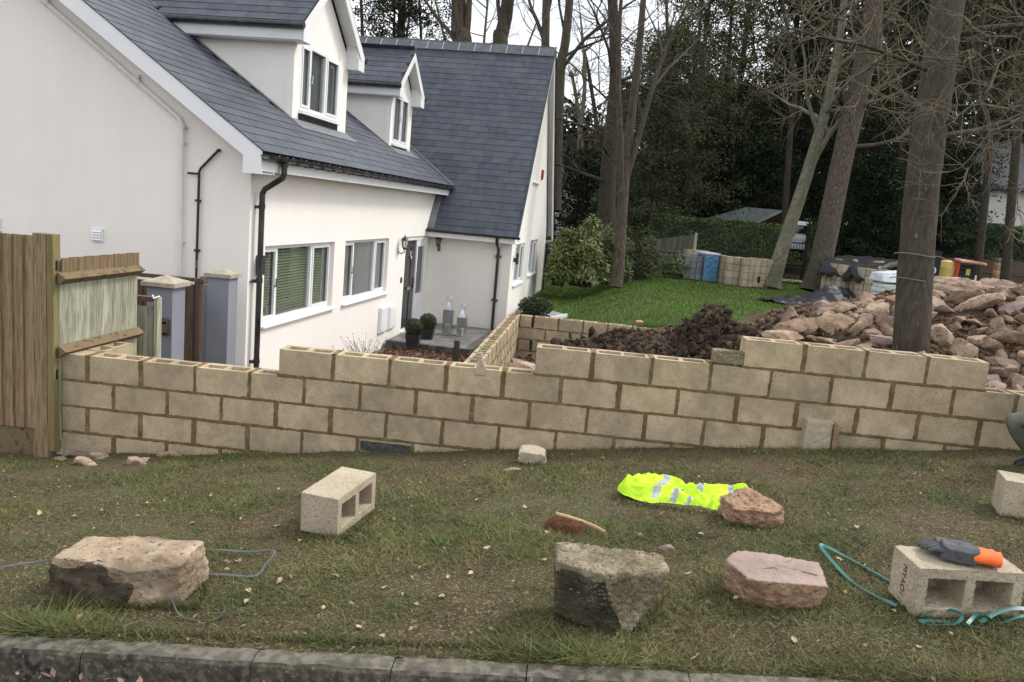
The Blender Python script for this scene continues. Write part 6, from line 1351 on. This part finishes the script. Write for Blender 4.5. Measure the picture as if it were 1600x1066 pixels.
# tree 1 on the lawn, splitting into several stems
pa = ppath([(962, 449), (968, 400), (972, 330), (978, 250), (988, 170), (1000, 60), (1012, -80)], [22.4, 22.4, 22.5, 22.5, 22.6, 22.8, 23])
l1 = [(atd(970, 330, 22.5), (-.02, 0, 1), 7.5, .10), (atd(975, 290, 22.5), (.07, .1, 1), 7.0, .09), (atd(978, 250, 22.6), (-.06, .1, 1), 6, .07)]+auto_limbs(rnL, pa, 12, 1.3, .02, .4)
trunk_tree('bare_tree', 'slender trunk on the lawn in front of the laurel, dividing into several upright stems', pa, [.19, .16, .155, .15, .125, .10, .07], 'bark', l1, 8, 'twig_dark', 'bare trees', kids=(5, 3, 3), maxlev=3, wig=.07)
pa = ppath([(945, 440), (948, 330), (952, 250), (962, 100), (950, -80)], [27, 27, 27, 27, 27])
trunk_tree('bare_tree', 'thicker brown trunk in shade just behind the tree on the lawn', pa, [.34, .30, .26, .2, .13], 'bark_dark', auto_limbs(rnL, pa, 10, 3.5, .06, .35), 9, 'twig_dark', 'bare trees', kids=(7, 5, 4), maxlev=3)
# trees behind the house ridge
pa = ppath([(735, 300), (725, 75), (716, 45), (716, -60)], [33, 33, 33, 33])
trunk_tree('pollard_tree', 'old pollarded tree with thick upright shoots behind the ridge, left knob', pa, [.4, .36, .30, .17], 'bark', [(atd(720, 72, 33), (-.10, 0, 1), 5, .16), (atd(728, 62, 33), (.04, 0, 1), 5.5, .15), (atd(712, 66, 33), (-.75, 0, 1.1), 4.0, .09), (atd(724, 58, 33), (.12, 0, 1), 5, .12)], 10, 'twig', 'pollarded trees behind the house', kids=(5, 5, 4), maxlev=3)
pa = ppath([(795, 300), (782, 75), (786, 45), (800, -60)], [33.5, 33.5, 33.5, 33.5])
trunk_tree('pollard_tree', 'old pollarded tree with thick upright shoots behind the ridge, right knob', pa, [.34, .32, .27, .14], 'bark', [(atd(782, 60, 33.5), (-.16, 0, 1), 5, .10), (atd(790, 55, 33.5), (.20, 0, 1), 5, .13), (atd(778, 50, 33.5), (-.02, 0, 1), 5, .12)], 11, 'twig', 'pollarded trees behind the house', kids=(5, 5, 4), maxlev=3)
pa = ppath([(853, 330), (852, 100), (855, -60)], [31, 31, 31])
trunk_tree('bare_tree', 'straight slim trunk standing clear against the sky right of the ridge end', pa, [.22, .17, .13], 'bark', [(atd(850, 62, 31), (-.55, 0, 1), 3.2, .09), (atd(851, 30, 31), (.3, 0, 1), 2.6, .05)], 12, 'twig', 'bare trees', kids=(5, 5, 4), maxlev=3)
pa = ppath([(866, 330), (875, 120), (884, 60), (896, -60)], [29, 29, 29, 29])
trunk_tree('bare_tree', 'dark slanting trunk close to the roof verge against the sky', pa, [.24, .18, .16, .12], 'bark', [(atd(876, 110, 29), (.55, 0, 1), 4.5, .08), (atd(882, 50, 29), (-.4, 0, 1), 3, .05), (atd(880, 90, 29), (.9, 0, .6), 3.2, .05)], 13, 'twig', 'bare trees', kids=(6, 5, 4), maxlev=3)
# thin background trees that make the haze of twigs
THIN = ['thin bare tree behind the ridge, leftmost one beside the dark evergreen', 'thin bare tree second from the left behind the roof ridge', 'thin bare tree behind the ridge, midway between evergreen and left pollard', 'thin bare tree just left of the left pollarded tree', 'thin bare tree showing between the two pollarded trees', 'thin bare tree right of the right pollarded tree, against the sky', 'thin bare tree just right of the roof verge, against the sky', 'dark thin bare tree between the roof verge and the tree on the lawn', 'short thin bare tree low beside the roof verge', 'thin bare tree right behind the stems of the lawn tree', 'thin bare tree above the shed, left of it', 'thin bare tree above the right end of the shed roof', 'thin bare tree behind the pale leaning trunk', 'thin bare tree between the broad leaning trunk and the big trunk', 'thin dark trunk above the yellow and red machine, right of the big trunk', 'thin trunk near the right edge in front of the clipped hedge', 'thin bare tree behind the dormers at the dark evergreen, its crown above the ridge']
k = 0
for (px, Z_, top, m_, tw) in [(600, 44, -60, 'bark_dark', 'twig'), (640, 46, -40, 'bark_grey', 'twig'), (665, 42, -80, 'bark_grey', 'twig'), (690, 48, -30, 'bark_grey', 'twig'), (760, 45, -20, 'bark_grey', 'twig'), (820, 50, 30, 'bark_grey', 'twig'), (900, 42, 20, 'bark_grey', 'twig'), (925, 45, 60, 'bark_dark', 'twig'), (905, 48, 120, 'bark_grey', 'twig'), (1030, 36, -80, 'bark_dark', 'twig_green'), (1085, 38, -60, 'bark_dark', 'twig_green'), (1150, 40, -90, 'bark_dark', 'twig_green'), (1230, 34, -60, 'bark_dark', 'twig_green'), (1400, 34, -90, 'bark_dark', 'twig_green'), (1540, 30, -90, 'bark_dark', 'twig_green'), (1590, 26, -60, 'bark_dark', 'twig'), (560, 40, -120, 'bark_dark', 'twig')]:
    k += 1; pa = [atd(px, 380, Z_), atd(px+8*math.sin(k), 230, Z_), atd(px+14*math.sin(k*2), 120, Z_), atd(px+20*math.sin(k*1.3), top, Z_)]; pa[0][2] = -1.2
    labs = 'thin bare background tree' 
    trunk_tree('thin_tree', THIN[k-1], pa, [.16, .13, .10, .04], m_, auto_limbs(rnL, pa[1:], 13, 3.6, .035, .05, .7), 40+k, tw, 'thin bare trees of the tree belt', kids=(6, 5, 4), maxlev=2)
# long pale arching twigs reaching in at the upper right
t = trunk_tree('arching_tree', 'tree outside the right edge whose long pale arching twigs hang before the big trunk', ppath([(1690, 640), (1700, 250), (1690, -160)], [8.2, 8.3, 8.4]), [.16, .13, .10], 'bark_grey', [], 3, 'twig', 'bare trees')
base = np.array(t.location); paths, rads = [], []
def arc(pix, Z0, Z1, r0):
    n = len(pix); P = [atd(x, y, Z0+(Z1-Z0)*i/(n-1)) for i, (x, y) in enumerate(pix)]; Q = []
    for i in range(n-1):
        for s in np.linspace(0, 1, 6, endpoint=False):
            a, b_, c_, d_ = P[max(i-1, 0)], P[i], P[i+1], P[min(i+2, n-1)]; Q.append(.5*((2*b_)+(-a+c_)*s+(2*a-5*b_+4*c_-d_)*s*s+(-a+3*b_-3*c_+d_)*s**3))
    Q.append(P[-1]); Q = np.array(Q)-base; paths.append(Q); rads.append(np.linspace(r0, r0*.35, len(Q)))
ARCS = [[(1700, 110), (1600, 150), (1540, 215), (1500, 262), (1450, 270), (1418, 255)], [(1500, 95), (1440, 88), (1400, 78), (1350, 105), (1310, 130), (1270, 122)], [(1440, 75), (1420, 40), (1395, 15), (1380, -20)], [(1500, 180), (1450, 160), (1425, 165), (1400, 120)], [(1690, 60), (1600, 80), (1550, 85), (1500, 110), (1465, 160), (1450, 215)], [(1700, 30), (1620, 40), (1560, 10), (1500, 40)], [(1690, 200), (1600, 205), (1560, 170), (1520, 165), (1488, 190)], [(1690, 90), (1640, 110), (1590, 60), (1540, 55), (1500, 20)], [(1530, 150), (1545, 200), (1545, 235), (1550, 255)], [(1513, 262), (1506, 280), (1494, 297)], [(1690, 250), (1620, 270), (1590, 310), (1600, 360), (1592, 380)], [(1690, 150), (1610, 165), (1560, 140), (1510, 130), (1480, 150)], [(1372, 10), (1345, 60), (1300, 60), (1262, 40)], [(1420, 100), (1380, 140), (1352, 135), (1340, 160)], [(1690, -20), (1610, 30), (1585, 100), (1590, 170)], [(1690, 120), (1580, 120), (1520, 80), (1480, 90), (1430, 60)]]
for i, a in enumerate(ARCS): arc(a, 8.3, 7.6+.1*(i % 5), .0085)
rn3 = np.random.default_rng(9); main = list(zip(paths, rads))
for Q, R3 in main:
    for _ in range(8):
        i = rn3.integers(2, len(Q)-1); out = []; d = Q[min(i+1, len(Q)-1)]-Q[i-1]; d /= np.linalg.norm(d); grow(rn3, Q[i], d+rn3.normal(size=3)*.55+np.array([0, 0, .12]), rn3.uniform(.25, .75), .005, 0, 1, out, kids=(3,), wig=.22, grav=-.02)
        for o in out: paths.append(o[0]); rads.append(np.maximum(o[1], .0016))
V, F = tubes_np(paths, rads, 6); tris('arching_twigs', V, F, 'twig', t, smooth=True, kind='stuff')

# ---- evergreens
def evergreen(px, pybase, Z_, wpx_, ytop, lab, m='ever', n=24000, kind='round', seed=0, size=.11, group='dark evergreen trees', hollow_=.15, drop=0.):
    rn = np.random.default_rng(seed+500); p = atd(px, pybase, Z_); H = (atd(px, ytop, Z_)-p)[2]; Wr = wpx_*Z_/FPX/2; t = thing('evergreen_tree', tuple(p), lab, 'tree', group)
    V, F = tubes_np([np.array([[0, 0, -1], [0, 0, H*.3], [0, 0, H*.6], [0, 0, H*.95]])], [[.28, .22, .14, .03]], 8); tris('trunk', V, F, 'bark_dark', t)
    nc = int(n/70); h = rn.random(nc)**.85; 
    if kind == 'cone': prof = (1-h)**.8*.95+.05
    elif kind == 'layer': prof = np.where(h < .9, .75+.3*np.sin(h*31+seed), .3)*(1-.55*h)
    else: prof = np.sqrt(np.clip(1-((h-.42)/.60)**2, .03, 1))
    a = rn.uniform(0, 2*math.pi, nc); lob = 1+.25*np.sin(a*3+seed)+.22*np.sin(a*5+h*7+seed*2)+.18*rn.normal(size=nc)
    r_ = Wr*prof*np.clip(lob, .3, 1.5)*(rn.random(nc)**.45); cc = np.stack([r_*np.cos(a), r_*np.sin(a), drop*H+h*H*(1-drop)+.0*a], 1)
    if kind == 'layer': cc[:, 2] += -.18*r_
    # limbs
    sel = rn.choice(nc, min(nc, 90), replace=False); V, F = tubes_np([np.array([[0, 0, max(.1, c[2]-.25*math.hypot(c[0], c[1]))], c*.5+np.array([0, 0, c[2]*.5-.05]), c]) for c in cc[sel]], [[.05, .03, .008]]*len(sel), 5); tris('limbs', V, F, 'bark_dark', t, kind='stuff')
    k = rn.integers(0, nc, n); cs = rn.uniform(.25, .75, nc)[k][:, None]*(Wr/3.2)**.5; sq = np.array([1, 1, .42 if kind == 'layer' else .75])
    P = cc[k]+rn.normal(size=(n, 3))*cs*.55*sq; V, F = leaves(P, size, .42, up=.4, jitter=.45)
    rv = np.clip(.55*rn.random(nc)[k]+.45*rn.random(n), 0, 1); tris('crown', V, F, m, t, rnd=np.repeat(rv, 4)); return t
EV = [(620, 150, 42, 150, -190, 'ever', 'round', 26000, 'dark evergreen behind the dormers, left of the bare twigs'),
 (900, 440, 40, 120, 240, 'ever', 'round', 14000, 'low dark evergreen above the laurel beside the house'),
 (1010, 430, 36, 190, 60, 'ever_mid', 'round', 30000, 'olive evergreen behind the tree on the lawn'),
 (1060, 410, 42, 170, -60, 'pine', 'round', 30000, 'tall olive pine right of the sky gap, behind the lawn tree'),
 (1120, 410, 46, 180, -140, 'ever_mid', 'round', 26000, 'tall pine with sky gaps near the middle of the tree belt'),
 (1195, 400, 44, 200, -160, 'ever', 'round', 32000, 'tall dark pine behind the pale leaning trunk'),
 (1215, 400, 47, 170, -60, 'ever', 'cone', 26000, 'dark conifer directly behind the shed and drive gate'),
 (1350, 400, 42, 190, -160, 'ever', 'round', 34000, 'very dark evergreen between the two leaning trunks'),
 (1405, 400, 36, 200, -170, 'ever', 'round', 34000, 'very dark evergreen left of the big trunk'),
 (1520, 380, 40, 230, -170, 'ever_mid', 'layer', 34000, 'layered cedar with drooping boughs right of the big trunk'),
 (1640, 390, 38, 240, -140, 'ever_mid', 'round', 26000, 'evergreen at the right edge above the hedge'),
 (1345, 420, 33, 120, 250, 'ever', 'round', 18000, 'low dark thicket behind the black plastic sheet'),
 (1070, 400, 43, 200, 205, 'ever', 'round', 22000, 'low dark evergreen thicket above the hedge by the shed'),
 (1170, 400, 40, 150, 230, 'ever', 'round', 14000, 'dark bushy evergreen behind the shed roof'),
 (1470, 390, 33, 160, 230, 'ever', 'layer', 12000, 'dark bush hanging over the right hedge')]
for i, (px, pb3, Z_, w_, yt, m_, kd, n_, lab) in enumerate(EV): evergreen(px, pb3, Z_, w_, yt, lab, m_, int(n_*1.5), kd, i, size=.06 if Z_ < 40 else .07)
evergreen(1080, 400, 64, 420, 150, 'distant mass of dark wood seen between the nearer evergreens', 'ever', 42000, 'round', 30, size=.34).name = 'far_wood'
evergreen(1440, 400, 58, 500, -20, 'distant mass of dark wood on the right, seen between the nearer evergreens', 'ever_mid', 50000, 'round', 31, size=.30).name = 'far_wood'
def hedge(pa, pb3, Za, Zb, zt_, depth, lab, n, m='hedge', pieces=1):
    a = atd(*pa, Za); c = atd(*pb3, Zb); rz = math.atan2(c[1]-a[1], c[0]-a[0]); Ln = math.hypot(c[0]-a[0], c[1]-a[1]); zb = -.8; t = thing('hedge', (a[0], a[1], zb), lab, 'hedge', rz=rz); H = zt_-zb
    b = MB(); b.box(.12, Ln-.12, .14, depth-.12, 0, H-.16); b.build('inner_branches', 'bark_dark', t)
    u1 = RNG.random(n)*Ln; k = RNG.random(n); top = k < .3; side = RNG.random(n); y = np.where(top, RNG.random(n)*depth, .12*RNG.random(n)); z = np.where(top, H-.12*RNG.random(n)+.0, RNG.random(n)*H)
    bum = np.array([.10*fn(q*1.1, w_*.9, 3)+.05*fn(q*4, w_*3, 5) for q, w_ in zip(u1, z)]); y = y+np.where(top, 0, bum*1.2); z = z+np.where(top, bum+.02, 0)
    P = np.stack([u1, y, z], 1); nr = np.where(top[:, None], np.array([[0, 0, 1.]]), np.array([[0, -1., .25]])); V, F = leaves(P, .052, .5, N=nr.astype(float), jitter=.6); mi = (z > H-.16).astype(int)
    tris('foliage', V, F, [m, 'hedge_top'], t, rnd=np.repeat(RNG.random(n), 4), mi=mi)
    return t
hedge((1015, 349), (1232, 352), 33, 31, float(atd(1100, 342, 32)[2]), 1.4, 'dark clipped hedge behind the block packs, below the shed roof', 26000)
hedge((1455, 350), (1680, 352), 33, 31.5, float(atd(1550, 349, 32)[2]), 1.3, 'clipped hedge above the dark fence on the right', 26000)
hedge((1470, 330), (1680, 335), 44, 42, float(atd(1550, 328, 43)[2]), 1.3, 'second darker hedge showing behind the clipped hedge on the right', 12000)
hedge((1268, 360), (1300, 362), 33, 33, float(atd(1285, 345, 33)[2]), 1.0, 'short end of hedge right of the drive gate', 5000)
# laurel beside the house
def bush(px, py, Z_, w_, h_, m, n, size, lab, name='laurel_shrub', asp=.32, dr=-.5, seed=0):
    rn = np.random.default_rng(seed+900); p = atd(px, py, Z_); t = thing(name, tuple(p), lab, 'shrub'); W2 = w_*Z_/FPX/2; H = h_*Z_/FPX
    v = rand_unit(n); v[:, 2] = abs(v[:, 2]); lob = 1+.16*np.sin(v[:, 0]*6+seed)+.14*np.sin(v[:, 2]*9+v[:, 1]*5+seed); rr = lob*(1-.35*rn.random(n)**2)
    C = v*rr[:, None]*np.array([W2, W2, H*.85]); nn = v+np.array([0, 0, .3]); nn /= np.linalg.norm(nn, axis=1)[:, None]
    # leaves point outwards and droop
    t_ = v*np.array([1, 1, .2])+rn.normal(size=(n, 3))*.45; t_[:, 2] += dr; t_ /= np.linalg.norm(t_, axis=1)[:, None]; s_ = np.cross(t_, nn+rn.normal(size=(n, 3))*.3); s_ /= np.linalg.norm(s_, axis=1)[:, None]; L_ = (size*(.7+.6*rn.random(n)))[:, None]
    V = np.stack([C, C+t_*L_*.5+s_*L_*asp*.5, C+t_*L_, C+t_*L_*.5-s_*L_*asp*.5], 1).reshape(-1, 3)
    tris('foliage', V, np.arange(4*n).reshape(n, 4), m, t, rnd=np.repeat(rn.random(n), 4)); mm = rock_mesh(seed, (W2*.9, W2*.9, H*.9), 3, [(0, 0, 1, 1), (0, 0, -1, .3), (1, 0, 0, 1), (-1, 0, 0, 1), (0, 1, 0, 1), (0, -1, 0, 1)], m='bark_dark', name='inner_branches', amp=.08); link('inner_branches', mm, t, (0, 0, 0))
bush(905, 434, 24.0, 82, 92, 'laurel', 7000, .17, 'broad yellow green laurel bush beside the house wall')
bush(950, 432, 25.0, 60, 86, 'hedge_top', 4500, .13, 'duller green bush behind the tree on the lawn', seed=3)
bush(872, 438, 23.5, 40, 62, 'laurel', 2200, .14, 'smaller laurel bush touching the house corner', seed=4)
bush(990, 425, 26.5, 80, 78, 'ever_mid', 5500, .11, 'dark straggly shrub right of the lawn tree', 'dark_shrub', seed=5)
bush(1048, 425, 28.0, 56, 34, 'hedge_top', 2600, .10, 'low shrub in front of the leaning fence panel', 'low_shrub', seed=6)
